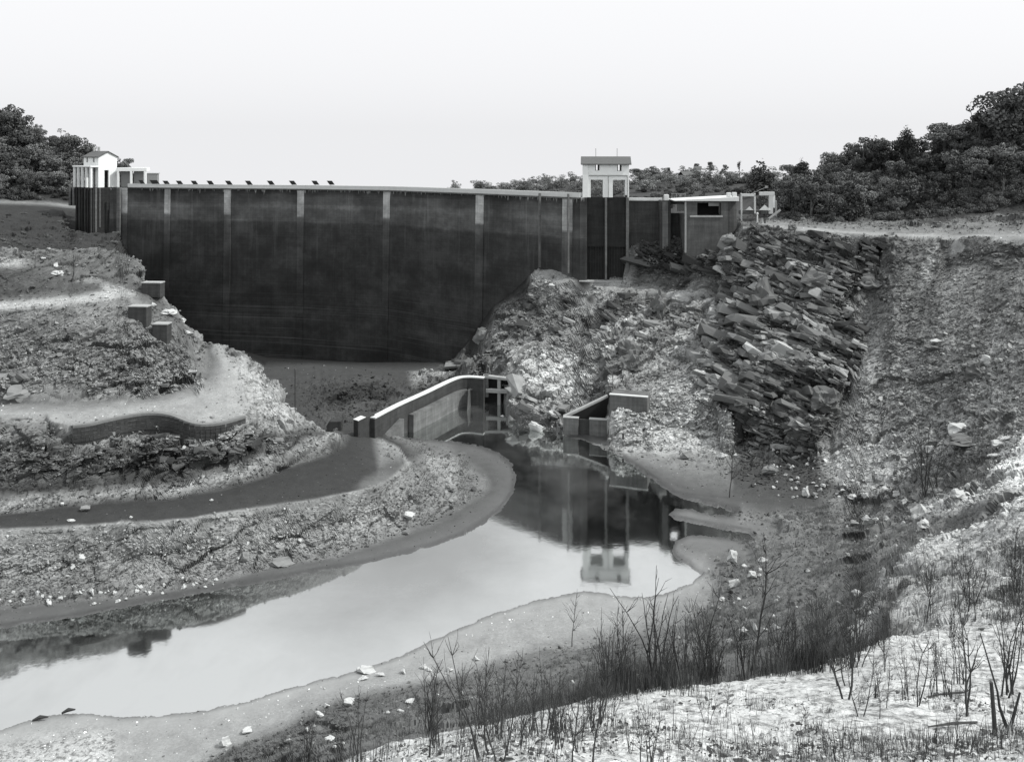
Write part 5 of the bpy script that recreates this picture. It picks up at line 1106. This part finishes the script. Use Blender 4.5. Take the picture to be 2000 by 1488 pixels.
def woods(mask, n, spacing, fn):
    idx_ = rng.permutation(np.flatnonzero(mask.ravel())); c = 0
    for k in idx_:
        x, y, z = XX.ravel()[k], DY.ravel()[k], ZZ.ravel()[k]
        if any((x - a) ** 2 + (y - b) ** 2 < spacing ** 2 for a, b in placed): continue
        placed.append((x, y)); fn(x, y, z); c += 1
        if c >= n: break
    return c
vis2 = ROW < runmin + 25
m_r = ((UU > 1535) | (DD > 192)) & (UU > 1490) & (UU < 2180) & (DD > 166) & (DD < 216) & (ROW < 428) & vis2
c1_ = woods(m_r, 130, 3.1, lambda x, y, z: tree('broadleaf_tree', (x, y, z - .3), random.uniform(4.2, 8.4), random.choice(['round'] * 7 + ['tall', 'sparse', 'cone']), 'dark bushy tree in the wood covering the right hillside', 'trees of the wood on the right hillside', random.uniform(.9, 1.3)))
m_l = (UU < 262) & (UU > -220) & (DD > 246) & (DD < 284) & (ROW < 390) & vis2
c2_ = woods(m_l, 90, 3.1, lambda x, y, z: tree('broadleaf_tree', (x, y, z - .3), random.uniform(6.5, 9.8), random.choice(['round'] * 7 + ['tall', 'sparse']), 'bushy tree in the wood above the far left shore', 'trees of the wood on the left hillside', random.uniform(.9, 1.3)))
m_f = (UU > 835) & (UU < 1520) & (DD > 340) & (DD < 525) & (ROW < 392) & vis2
c3_ = woods(m_f, 125, 4.2, lambda x, y, z: tree('far_tree', (x, y, z - .5), random.uniform(4.5, 9.0), 'far', 'small pale tree on the far ridge behind the dam', 'trees on the far ridge behind the dam', random.uniform(1.1, 1.7)))
def sky_tree(x, ytop, d, hpx, kind, lab, wide=1.0, var=0, nm='tree'):
    """a tree that stands out of the skyline: its top is seen at (x, ytop)"""
    h = hpx * d / F; p = P(x, ytop + hpx, d=d); tree(nm, (p.x, p.y, min(p.z, hz(p.x, p.y) + .2) if False else p.z), h, kind, lab, None, wide, TV[kind][var % len(TV[kind])])
sky_tree(1486, 308, 232, 75, 'cone', 'tall dark conical tree behind the end of the dam', 1.35, 0, 'conifer_tree')
sky_tree(1770, 243, 190, 50, 'cone', 'small pointed tree rising from the skyline of the right wood', 1.2, 1, 'conifer_tree')
sky_tree(1686, 263, 195, 42, 'round', 'round topped tree on the skyline left of the pointed tree', 1.1, 1, 'broadleaf_tree')
sky_tree(1725, 266, 196, 46, 'round', 'low wide tree on the skyline between round topped and pointed trees', 1.4, 2, 'broadleaf_tree')
sky_tree(1845, 232, 186, 70, 'round', 'broad domed tree on the skyline of the right wood', 1.5, 3, 'broadleaf_tree')
sky_tree(1912, 202, 184, 90, 'sparse', 'thin see-through tree left of the tallest tree group', 1.0, 0, 'sparse_tree')
sky_tree(1955, 160, 182, 130, 'round', 'tallest spreading tree at the upper right', 1.0, 4, 'broadleaf_tree')
sky_tree(1990, 146, 180, 140, 'round', 'highest crown at the right edge of the photograph', 1.05, 0, 'broadleaf_tree')
sky_tree(2045, 150, 180, 150, 'round', 'tall tree just beyond the right edge', 1.1, 2, 'broadleaf_tree')
sky_tree(245, 303, 262, 56, 'round', 'rounded tree right behind the distant white house', 1.25, 1, 'broadleaf_tree')
sky_tree(22, 198, 268, 80, 'round', 'tall tree at the upper left edge', 1.2, 2, 'broadleaf_tree')
sky_tree(125, 248, 268, 50, 'sparse', 'thin tree poking out of the left skyline', .9, 1, 'sparse_tree')
sky_tree(150, 258, 266, 60, 'round', 'domed tree on the left skyline', 1.2, 3, 'broadleaf_tree')
sky_tree(1360, 319, 410, 26, 'tall', 'left one of two lone round-headed trees on the far ridge', 1.0, 0, 'ridge_tree')
sky_tree(1388, 316, 405, 30, 'tall', 'right one of two lone round-headed trees on the far ridge', .8, 1, 'ridge_tree')
sky_tree(1416, 319, 400, 24, 'round', 'small mushroom shaped tree on the far ridge', .9, 1, 'ridge_tree')
sky_tree(1444, 313, 395, 34, 'sparse', 'spindly two-tiered tree on the far ridge', .7, 0, 'ridge_tree')
sky_tree(1306, 327, 430, 22, 'tall', 'narrow dark tree on the far ridge right of the gatehouse', .8, 0, 'ridge_tree')
sky_tree(1276, 322, 420, 34, 'round', 'larger clump of tree on the far ridge right of the gatehouse', 1.4, 4, 'ridge_tree')
sky_tree(1250, 326, 420, 34, 'round', 'tree clump touching the right wall of the gatehouse', 1.4, 3, 'ridge_tree')
# undergrowth between the trees
bush_mat = leafmat('undergrowth_leaves', .10)
bl = []
for i in range(5): V_, T_, C_ = crown_mesh(140 + i, 'bush'); bl.append(np_mesh('undergrowth', V_, T_, bush_mat))
bv = variants('bush_variants', bl)
mk = (((UU > 1535) | (DD > 192)) & (UU > 1480) & (UU < 2250) & (DD > 163) & (DD < 216) & (ROW < 432)) | ((UU < 270) & (DD > 244) & (DD < 290) & (ROW < 392)) | ((UU > 830) & (UU < 1560) & (DD > 260) & (DD < 525))
nb = 3200; k = pick(mk & vis2, nb); sz = rng.uniform(1.4, 3.4, nb) * np.where(DD.ravel()[k] > 240, 1.5, 1)
scatter('undergrowth', bv, at_idx(k) - np.array([0, 0, .3]), np.column_stack([np.zeros(nb), np.zeros(nb), rng.uniform(0, 6.28, nb)]), np.column_stack([sz, sz, sz * .9]), np.ones(nb), rng.integers(0, 5, nb))
# a few shrubs on the dark slope left of the dam
mk = (UU < 230) & (DD > 140) & (DD < 225) & (ROW > 405) & (ROW < 490)
k = pick(mk, 160); sz = rng.uniform(.8, 2.2, 160); scatter('shore_scrub', bv, at_idx(k) - np.array([0, 0, .2]), np.column_stack([np.zeros(160), np.zeros(160), rng.uniform(0, 6.28, 160)]), np.column_stack([sz, sz, sz * .7]), np.ones(160), rng.integers(0, 5, 160))
# far house among the trees of the ridge
hp = P(1352, 352, d=385); HF = Fr(hp, R(15)); ho = thing('far_house', hp, 'tiny pale house among trees on the far ridge', 'house')
box_part('wall', HF, (-4, 4, 0, 5, hp.z - 2, hp.z + 2.2), PALEC, ho, 0); bm = bmesh.new(); gable_roof(bm, HF, -4, 4, 0, 5, hp.z + 2.2, hp.z + 3.6, .4, .2); fin('roof', bm, ROOF, ho)
hp = P(1362, 336, d=395); HF = Fr(hp, R(-10)); ho = thing('far_house', hp, 'white gable end peeping from trees on the ridge top', 'house')
box_part('wall', HF, (-1.4, 1.8, 0, 4, hp.z - 3, hp.z + 1.2), WHITE, ho, 0); bm = bmesh.new(); gable_roof(bm, HF, -1.4, 1.8, 0, 4, hp.z + 1.2, hp.z + 2.4, .2, .15); fin('roof', bm, ROOF, ho)
# ------------------------------------------------------------------ bare stems, thickets and dry grass
TWIG = simple('bare_bark', .045, .4, 20, .8, .2, 40, .003); TWIGP = simple('pale_barked_wood', .30, .3, 20, .8, .2, 30, .003)
def stem_path(r, h, lean, wob=.05, n=7):
    p = Vector((0, 0, -.03)); d = Vector((math.cos(lean[0]) * lean[1], math.sin(lean[0]) * lean[1], 1)).normalized(); pts = [p.copy()]
    for i in range(n): p = p + d * h / n; pts.append(p.copy()); d = (d + Vector((r.gauss(0, wob), r.gauss(0, wob), r.uniform(0, .05)))).normalized()
    return pts
def shrub_variant(seed, stems, branchy, thick=.0092):
    """unit-height bare shrub: a mesh per stem and one for its side twigs"""
    r = random.Random(seed); out_ = []; tw_ = bmesh.new()
    for s in range(stems):
        h = r.uniform(.6, 1.0) if s else 1.0; pts = stem_path(r, h, (r.uniform(0, 6.28), r.uniform(.0, .32) if stems > 1 else .06), .09)
        off = Vector((r.gauss(0, .04), r.gauss(0, .04), 0)) if s else Vector((0, 0, 0)); pts = [p + off for p in pts]
        bm = bmesh.new(); rd = [thick * (1 - .8 * i / 7) * r.uniform(.85, 1.1) for i in range(8)]; tube(bm, pts, rd, 5); me = bpy.data.meshes.new('stem'); bm.to_mesh(me); bm.free(); me.materials.append(TWIG); out_.append(me)
        for b in range(int(branchy * 1.8)):
            i = r.randint(2, 6); a = r.uniform(0, 6.28); L_ = h * r.uniform(.12, .34) * (1.1 - i / 9); d = Vector((math.cos(a) * .7, math.sin(a) * .7, r.uniform(.5, 1.1))).normalized()
            q = [pts[i], pts[i] + d * L_ * .5, pts[i] + d * L_ + Vector((0, 0, L_ * .2))]; tube(tw_, q, [thick * .42, thick * .3, thick * .14], 3)
            for m_ in (q[1], q[2]): d2 = (d + Vector((r.gauss(0, .5), r.gauss(0, .5), .2))).normalized(); tube(tw_, [m_, m_ + d2 * L_ * .45], [thick * .25, thick * .1], 3)
    me = bpy.data.meshes.new('twigs'); tw_.to_mesh(me); tw_.free(); me.materials.append(TWIG)
    return out_, me
SV = [shrub_variant(i, [1, 2, 3, 5, 7, 4][i % 6], [9, 6, 5, 3, 2, 4][i % 6]) for i in range(18)]
ONE = [i for i in range(18) if i % 6 == 0]; FEW = [i for i in range(18) if i % 6 in (1, 2)]; MANY = [i for i in range(18) if i % 6 in (3, 4, 5)]
def shrub(x, y, hpx, lab, grp=None, kind=None, nm='bare_shrub', lean=0.0, cat='shrub', dmax=None):
    g0 = G(x, y); h = hpx * g0.y / F; st, tw_ = SV[random.choice(kind or FEW)]
    e = thing(nm, g0, lab, cat, grp); e.rotation_euler = (0, lean, random.uniform(0, 6.28))
    for me in st: o = link('stem', me, e); o.scale = (h, h, h)
    o = link('twigs', tw_, e); o.scale = (h, h, h); return e
G_ = 'bare shrubs along the near bank'
for x, y, h, lab, kd, ln_ in [
 (1423, 972, 140, 'thin bare sapling rising from the mud below the outcrop', ONE, 0), (1117, 1262, 112, 'forked bare sapling on the mud in front of the tower reflection', ONE, 0),
 (1217, 1310, 140, 'gnarled bare sapling left of the dense thicket', ONE, 0), (1376, 1325, 200, 'tall crooked bare stem in the middle of the thicket', ONE, 0), (1470, 1318, 280, 'tallest straight bare stem of the thicket', ONE, 0),
 (1655, 1366, 240, 'bare sapling rooted on the pale bank right of the thicket', FEW, .06), (1282, 1335, 230, 'clump of tall whip-like stems at the left of the thicket', MANY, 0), (1330, 1330, 170, 'dense clump of upright stems beside the whip-like clump', MANY, 0),
 (1885, 1398, 250, 'tall leaning stem pair on the pale bank near the right edge', FEW, -.12), (1968, 1362, 220, 'group of thin stems nearest the right edge', MANY, 0), (1793, 1382, 175, 'curved thin stem pair on the pale bank', FEW, -.1),
 (1862, 1492, 130, 'curved single stem cut off by the lower edge at right', ONE, -.15), (1716, 1405, 115, 'single thin stem on open pale ground', ONE, -.05), (940, 1485, 250, 'pair of tall wavy stems at bottom centre left', FEW, 0),
 (985, 1490, 210, 'wavy dark stems right of the tall wavy pair', FEW, 0), (1060, 1440, 165, 'thicket of straight stems in front of the mud flat', MANY, 0), (1118, 1490, 215, 'bent dark sapling at the bottom centre', ONE, 0),
 (1158, 1490, 240, 'slender straight stem right of the bent dark sapling', ONE, 0), (1268, 1495, 150, 'spiky clump of stems at the bottom edge', MANY, 0), (1250, 1495, 110, 'short forked stems beside the spiky clump', FEW, 0),
 (838, 1480, 210, 'lone straight stem above the grassy shore', ONE, 0), (700, 1492, 150, 'low bare shrub at the bottom edge left of centre', MANY, 0), (600, 1495, 110, 'leftmost low bare shrub at the bottom edge', MANY, 0),
 (1805, 968, 150, 'tall thin shrub before the shaded rock ledge', MANY, 0), (1822, 972, 125, 'thin shrub right of the tall one before the rock ledge', FEW, 0), (1635, 1340, 170, 'bare stems just left of the sapling on the pale bank', FEW, 0)]:
    shrub(x, y, h, lab, None, kd, 'bare_sapling' if kd is ONE else 'bare_shrub', ln_)
spots_ = []
for _ in range(60): x = random.uniform(1180, 1680); spots_.append((x, 1338 - (x - 1290) * .12 + random.uniform(-6, 14), random.uniform(60, 170)))
for _ in range(34): x = random.uniform(820, 1200); spots_.append((x, random.uniform(1400, 1480), random.uniform(60, 170)))
for _ in range(16): spots_.append((random.uniform(1100, 1600), random.uniform(1400, 1480), random.uniform(30, 90)))
for _ in range(40): spots_.append((random.uniform(1640, 2020), random.uniform(1150, 1420), random.uniform(50, 150)))
for x, y, h in spots_:
    if x < 1180 and y > 1398: lab, g = 'dark bare shrub in the loose thicket at bottom centre', 'shrubs of the bottom centre thicket'
    elif x < 1690 and y < 1360: lab, g = 'dark bare shrub in the dense row edging the pale bank', 'shrubs of the row edging the pale bank'
    elif x < 1640: lab, g = 'short bare shrub growing on the open pale ground', 'short shrubs on the pale ground'
    else: lab, g = 'slim bare shrub on the right part of the near bank', 'shrubs on the right of the near bank'
    shrub(x, y, h, lab, g, random.choice([ONE, FEW, MANY]), lean=random.uniform(-.08, .08))
# the pale-footed stump with cut stems near the right edge
g0 = G(1972, 1432); s = g0.y / F; e = thing('cut_stump', g0, 'thick cut stems sprouting from a pale root near the lower right', 'stump')
bm = bmesh.new(); tube(bm, [g0 + Vector((-26 * s, 0, -.05)), g0 + Vector((-30 * s, 0, 50 * s)), g0 + Vector((-34 * s, 0, 100 * s))], [9 * s * .5, 4 * s, 3.4 * s], 7); fin('stem', bm, TWIG, e)
bm = bmesh.new(); tube(bm, [g0 + Vector((0, 0, 0)), g0 + Vector((-12 * s, .1, 45 * s)), g0 + Vector((-22 * s, 0, 82 * s)), g0 + Vector((-50 * s, .1, 190 * s))], [4 * s, 2.6 * s, 2 * s, 1 * s], 6); fin('stem', bm, TWIG, e)
bm = bmesh.new(); tube(bm, [g0 + Vector((2 * s, 0, 6 * s)), g0 + Vector((14 * s, 0, 50 * s)), g0 + Vector((22 * s, 0, 80 * s))], [4 * s, 2.6 * s, 2 * s], 6); fin('stem', bm, TWIG, e)
bm = bmesh.new(); tube(bm, [g0 + Vector((-14 * s, -.1, -8 * s)), g0 + Vector((-4 * s, -.05, -2 * s)), g0 + Vector((1 * s, 0, 14 * s))], [8 * s, 6 * s, 3.5 * s], 7); fin('root', bm, TWIGP, e)
for x0, y0, x1, y1, lab in ((1810, 1366, 1885, 1358, 'dark fallen branch lying left of the leaning stem pair'), (1812, 1422, 1910, 1413, 'long thin fallen stick in front of the cut stump')):
    a, b = G(x0, y0), G(x1, y1); bm = bmesh.new(); m_ = (a + b) / 2 + Vector((0, 0, .05)); tube(bm, [a + Vector((0, 0, .03)), m_, b + Vector((0, 0, .03))], [.012, .03, .02], 5); tag(fin('fallen_branch', bm, TWIG, None, 0, a), lab, 'branch')
a = G(577, 806); bm = bmesh.new(); tube(bm, [a - Vector((0, 0, .4)), a + Vector((0, 0, 86 * a.y / F))], .06, 5); tag(fin('thin_pole', bm, IRON, None, 0, a), 'thin dark pole standing at the right tip of the left mound', 'pole')
a = G(1195, 768); bm = bmesh.new(); tube(bm, [a - Vector((0, 0, .3)), a + Vector((0, 0, 36 * a.y / F))], .06, 5); tag(fin('thin_pole', bm, IRON, None, 0, a), 'short dark pole behind the concrete chamber', 'pole')
a, b = P(1217, 872, z=.2), P(1222, 855, z=1.2); bm = bmesh.new(); tube(bm, [a, a + Vector((0, 0, 1.9))], .14, 5); tag(fin('mooring_post', bm, IRON, None, 0, a), 'short dark post leaning at the foot of the bright rubble fan', 'post')
# driftwood on the lower left mud
for x, y, w_, lab in ((27, 1403, 20, 'dark scrap of driftwood floating at the lower left'), (78, 1408, 30, 'dark driftwood lump on the mud edge at lower left'), (135, 1394, 26, 'longest dark driftwood on the rim of the lower left mud')):
    g0 = G(x, y); s = g0.y / F; bm = bmesh.new(); tube(bm, [g0 + Vector((-w_ * .5 * s, 0, .03)), g0 + Vector((-.1 * w_ * s, .1, .22)), g0 + Vector((w_ * .5 * s, 0, .12 + 5 * s))], [.08, .15, .05], 6); tag(fin('driftwood', bm, TWIG, None, 0, g0), lab, 'driftwood')
# uncountable stems and grass
def blades(seed, n, h, w_, spread, mat, nm, up=1.0, curve=.3):
    rs = np.random.default_rng(seed); V_, T_ = [], []
    for i in range(n):
        b = np.array([rs.normal(0, spread), rs.normal(0, spread), 0]); a = rs.uniform(0, 6.28); d = np.array([math.cos(a), math.sin(a), 0]); hh = h * rs.uniform(.45, 1); ln2 = rs.uniform(0, curve) * hh; sd_ = np.array([-d[1], d[0], 0]) * w_
        m_ = b + d * ln2 * .35 + np.array([0, 0, hh * .55]); t = b + d * ln2 + np.array([0, 0, hh]); k0 = len(V_)
        V_ += [b - sd_, b + sd_, m_ + sd_ * .7, m_ - sd_ * .7, t + sd_ * .2, t - sd_ * .2]; T_ += [(k0, k0 + 1, k0 + 2, k0 + 3), (k0 + 3, k0 + 2, k0 + 4, k0 + 5)]
    return np_mesh(nm, np.array(V_), np.array(T_), mat)
gmat = instancer_mat('dry_grass', 1.0, .3); bmat = instancer_mat('brush_twigs', 1.0, .3)
gv = variants('grass_variants', [blades(i, 26, 1.0, .022, .35, gmat, 'grass', curve=.7) for i in range(6)])
bv2 = variants('brush_variants', [blades(30 + i, 16, 1.0, .010, .28, bmat, 'brush', curve=.35) for i in range(6)])
def veg(name, coll, mask, n, hlo, hhi, tlo, thi, wx=1.0, nv=6, wts=None):
    k = pick(mask, n, wts); h = rng.uniform(hlo, hhi, n); j = rng.normal(0, .15, (n, 3)); j[:, 2] = -.03
    scatter(name, coll, at_idx(k) + j, np.column_stack([rng.normal(0, .08, n), rng.normal(0, .08, n), rng.uniform(0, 6.28, n)]), np.column_stack([h * wx, h * wx, h]), rng.uniform(tlo, thi, n), rng.integers(0, nv, n))
clump = np.clip(NM.reshape(ROW.shape) * 2.5 + NZ.reshape(ROW.shape) * 1.5 + .6, 0.02, 2) ** 2
band = inpoly(UU, ROW, [(880, 1440), (1000, 1370), (1150, 1330), (1290, 1300), (1450, 1240), (1640, 1190), (1700, 1220), (1720, 1260), (1640, 1300), (1400, 1345), (1150, 1380), (950, 1450)]) & VIS
veg('brush_thicket', bv2, band & (DD > 20), 600, .35, 1.1, .05, .13, .9, wts=clump)
edge_ = inpoly(UU, ROW, [(1120, 1345), (1290, 1318), (1450, 1312), (1560, 1295), (1690, 1255), (1730, 1262), (1660, 1305), (1450, 1340), (1290, 1350), (1120, 1380)]) & (DD < 60) & VIS
veg('brush_edge', bv2, edge_, 520, .35, 1.1, .03, .07, .9, wts=clump)
right = inpoly(UU, ROW, [(1690, 1140), (1800, 1105), (2100, 1050), (2100, 1215), (1850, 1225), (1730, 1240), (1680, 1200)]) & (DD < 62) & VIS
veg('brush_right', bv2, right, 420, .3, .9, .05, .12, .9, wts=clump)
grassy = inpoly(UU, ROW, [(1330, 1240), (1380, 1130), (1440, 1040), (1560, 985), (1700, 985), (1800, 1000), (1800, 1060), (1740, 1120), (1700, 1200), (1600, 1260), (1450, 1300)]) & (DD > 45) & VIS
veg('dry_grass', gv, grassy, 3600, .15, .5, .12, .30, wts=clump)
gr2 = inpoly(UU, ROW, [(380, 1500), (500, 1440), (640, 1385), (760, 1340), (900, 1325), (1080, 1290), (1250, 1250), (1300, 1300), (1100, 1380), (900, 1460), (800, 1500)]) & (DD > 45) & VIS
veg('shore_grass', gv, gr2, 2200, .12, .4, .10, .24, wts=clump)
gr3 = inpoly(UU, ROW, [(1750, 900), (1900, 860), (1990, 800), (2000, 880), (1900, 960), (1800, 975), (1740, 960)]) & VIS
veg('ledge_grass', gv, gr3, 700, .2, .6, .07, .16)
near_ = (DD < 60) & (DD > 10) & VIS & FRAME & (TONE > .22)
veg('near_tufts', gv, near_, 900, .05, .14, .08, .40, 1.4, wts=clump)
veg('near_twigs', bv2, near_, 420, .12, .5, .04, .08, 1.3, wts=clump)
# leaf litter and small stones on the pale bank
lv = variants('litter_variants', [hull_mesh('litter', 900 + i, .25, 8, 1.0, gmat) for i in range(5)])
n = 15000; k = pick(near_, n, clump); sz = np.exp(rng.normal(-2.9, .5, n)); T_ = rng.choice([.05, .12, .3, .55], n, p=[.26, .24, .26, .24])
scatter('leaf_litter', lv, at_idx(k) + rng.normal(0, .05, (n, 3)) * [1, 1, .1], rng.normal(0, .4, (n, 3)), sz[:, None] * rng.uniform(.6, 1.4, (n, 3)), T_, rng.integers(0, 5, n))
TG = 'dark grass tufts on the pale bank'
for x, y, w_, lab in ((1478, 1478, 34, 'largest dark tuft on the pale bank near the bottom'), (1302, 1386, 26, 'dark tuft by a small stub left on the pale bank'), (1596, 1432, 40, 'ragged dark tuft in the middle of the pale bank'), (1830, 1452, 44, 'dark matted tuft at the foot of the curved stem'),
    (1570, 1490, 30, 'dark tuft cut by the lower edge'), (1685, 1372, 22, 'small dark tuft right of the bare sapling'), (1620, 1392, 24, 'small dark tuft below the bare sapling'), (1985, 1440, 40, 'bushy dark tuft beside the cut stump'), (1855, 1386, 24, 'small dark tuft left of the leaning stem pair')):
    g0 = G(x, y); s = g0.y / F; me = blades(x, 60, 1.0, .03, .55, simple('tuft_%d' % x, .05, .3, 20), 'grass_tuft', curve=.8); o = link('grass_tuft', me, None, g0); o.scale = (w_ * s * .5, w_ * s * .5, w_ * s * .5); tag(o, lab, 'grass tuft', None)

# ------------------------------------------------------------------ labels that tell the members of a group apart by their place
ORD = ['first', 'second', 'third', 'fourth', 'fifth', 'sixth', 'seventh', 'eighth', 'ninth', 'tenth', 'eleventh', 'twelfth', 'thirteenth', 'fourteenth', 'fifteenth', 'sixteenth', 'seventeenth', 'eighteenth', 'nineteenth', 'twentieth']
def ordinal(n):
    if n < 20: return ORD[n]
    t, u = divmod(n + 1, 10); tens = ['', '', 'twenty', 'thirty', 'forty', 'fifty', 'sixty', 'seventy', 'eighty', 'ninety'][t]
    return (tens + '-' + ORD[u - 1]) if u else tens[:-1] + 'ieth'
def relabel(group, what, rows):
    """members sorted into rows by distance, then counted from the left of the picture"""
    M = [o for o in COL.objects if o.get('group') == group and o.parent is None]; M.sort(key=lambda o: o.location.y); n = len(rows)
    for i in range(n):
        row = M[len(M) * i // n: len(M) * (i + 1) // n]; row.sort(key=lambda o: o.location.x / o.location.y)
        for j, o in enumerate(row): o['label'] = '%s, %s from left in %s' % (what, ordinal(j), rows[i])
relabel('trees of the wood on the right hillside', 'dark bushy tree', ['the lowest row above the track', 'the second row of the right wood', 'the third row of the right wood', 'the fourth row of the right wood', 'the fifth row of the right wood', 'the skyline row of the right wood'])
relabel('trees of the wood on the left hillside', 'bushy tree', ['the lowest row above the left shore', 'the second row of the left wood', 'the middle row of the left wood', 'the upper row of the left wood', 'the skyline row of the left wood'])
relabel('trees on the far ridge behind the dam', 'small pale tree', ['the nearest row on the far ridge', 'the second row of the far ridge', 'the third row of the far ridge', 'the hindmost row of the far ridge'])
relabel('shrubs of the row edging the pale bank', 'dark bare shrub', ['the row nearest the pale bank', 'the middle row edging the pale bank', 'the back row edging the pale bank'])
relabel('shrubs on the right of the near bank', 'slim bare shrub', ['the right front of the near bank', 'the right back of the near bank'])
relabel('shrubs of the bottom centre thicket', 'dark bare shrub', ['front of the bottom thicket', 'back of the bottom thicket'])
relabel('short shrubs on the pale ground', 'short bare shrub', ['the scatter on open pale ground'])
relabel('loose stones at the foot of the left bank', 'pale angular stone', ['the front line below the left bank', 'the back line below the left bank'])
relabel('stones scattered below the outcrop', 'pale stone', ['the near stones below the outcrop', 'the middle stones below the outcrop', 'the far stones below the outcrop'])
relabel('rubble slabs at the right edge', 'angular slab', ['near rubble at the right edge', 'far rubble at the right edge'])
relabel('pale stones in the dry grass', 'pale stone', ['the near dry grass of the right shore', 'the far dry grass of the right shore'])
relabel('pale stones on the near shore', 'small pale stone', ['the grass of the near shore'])
relabel('jagged rocks on the stony spur', 'pale jagged rock', ['the near side of the stony spur', 'the far side of the stony spur'])
relabel('stones lodged in the left mound', 'grey stone', ['lower rubble of the left mound', 'upper rubble of the left mound'])
relabel('slide stones under the spillway block', 'dark angular stone', ['lower slide under the block', 'upper slide under the block'])
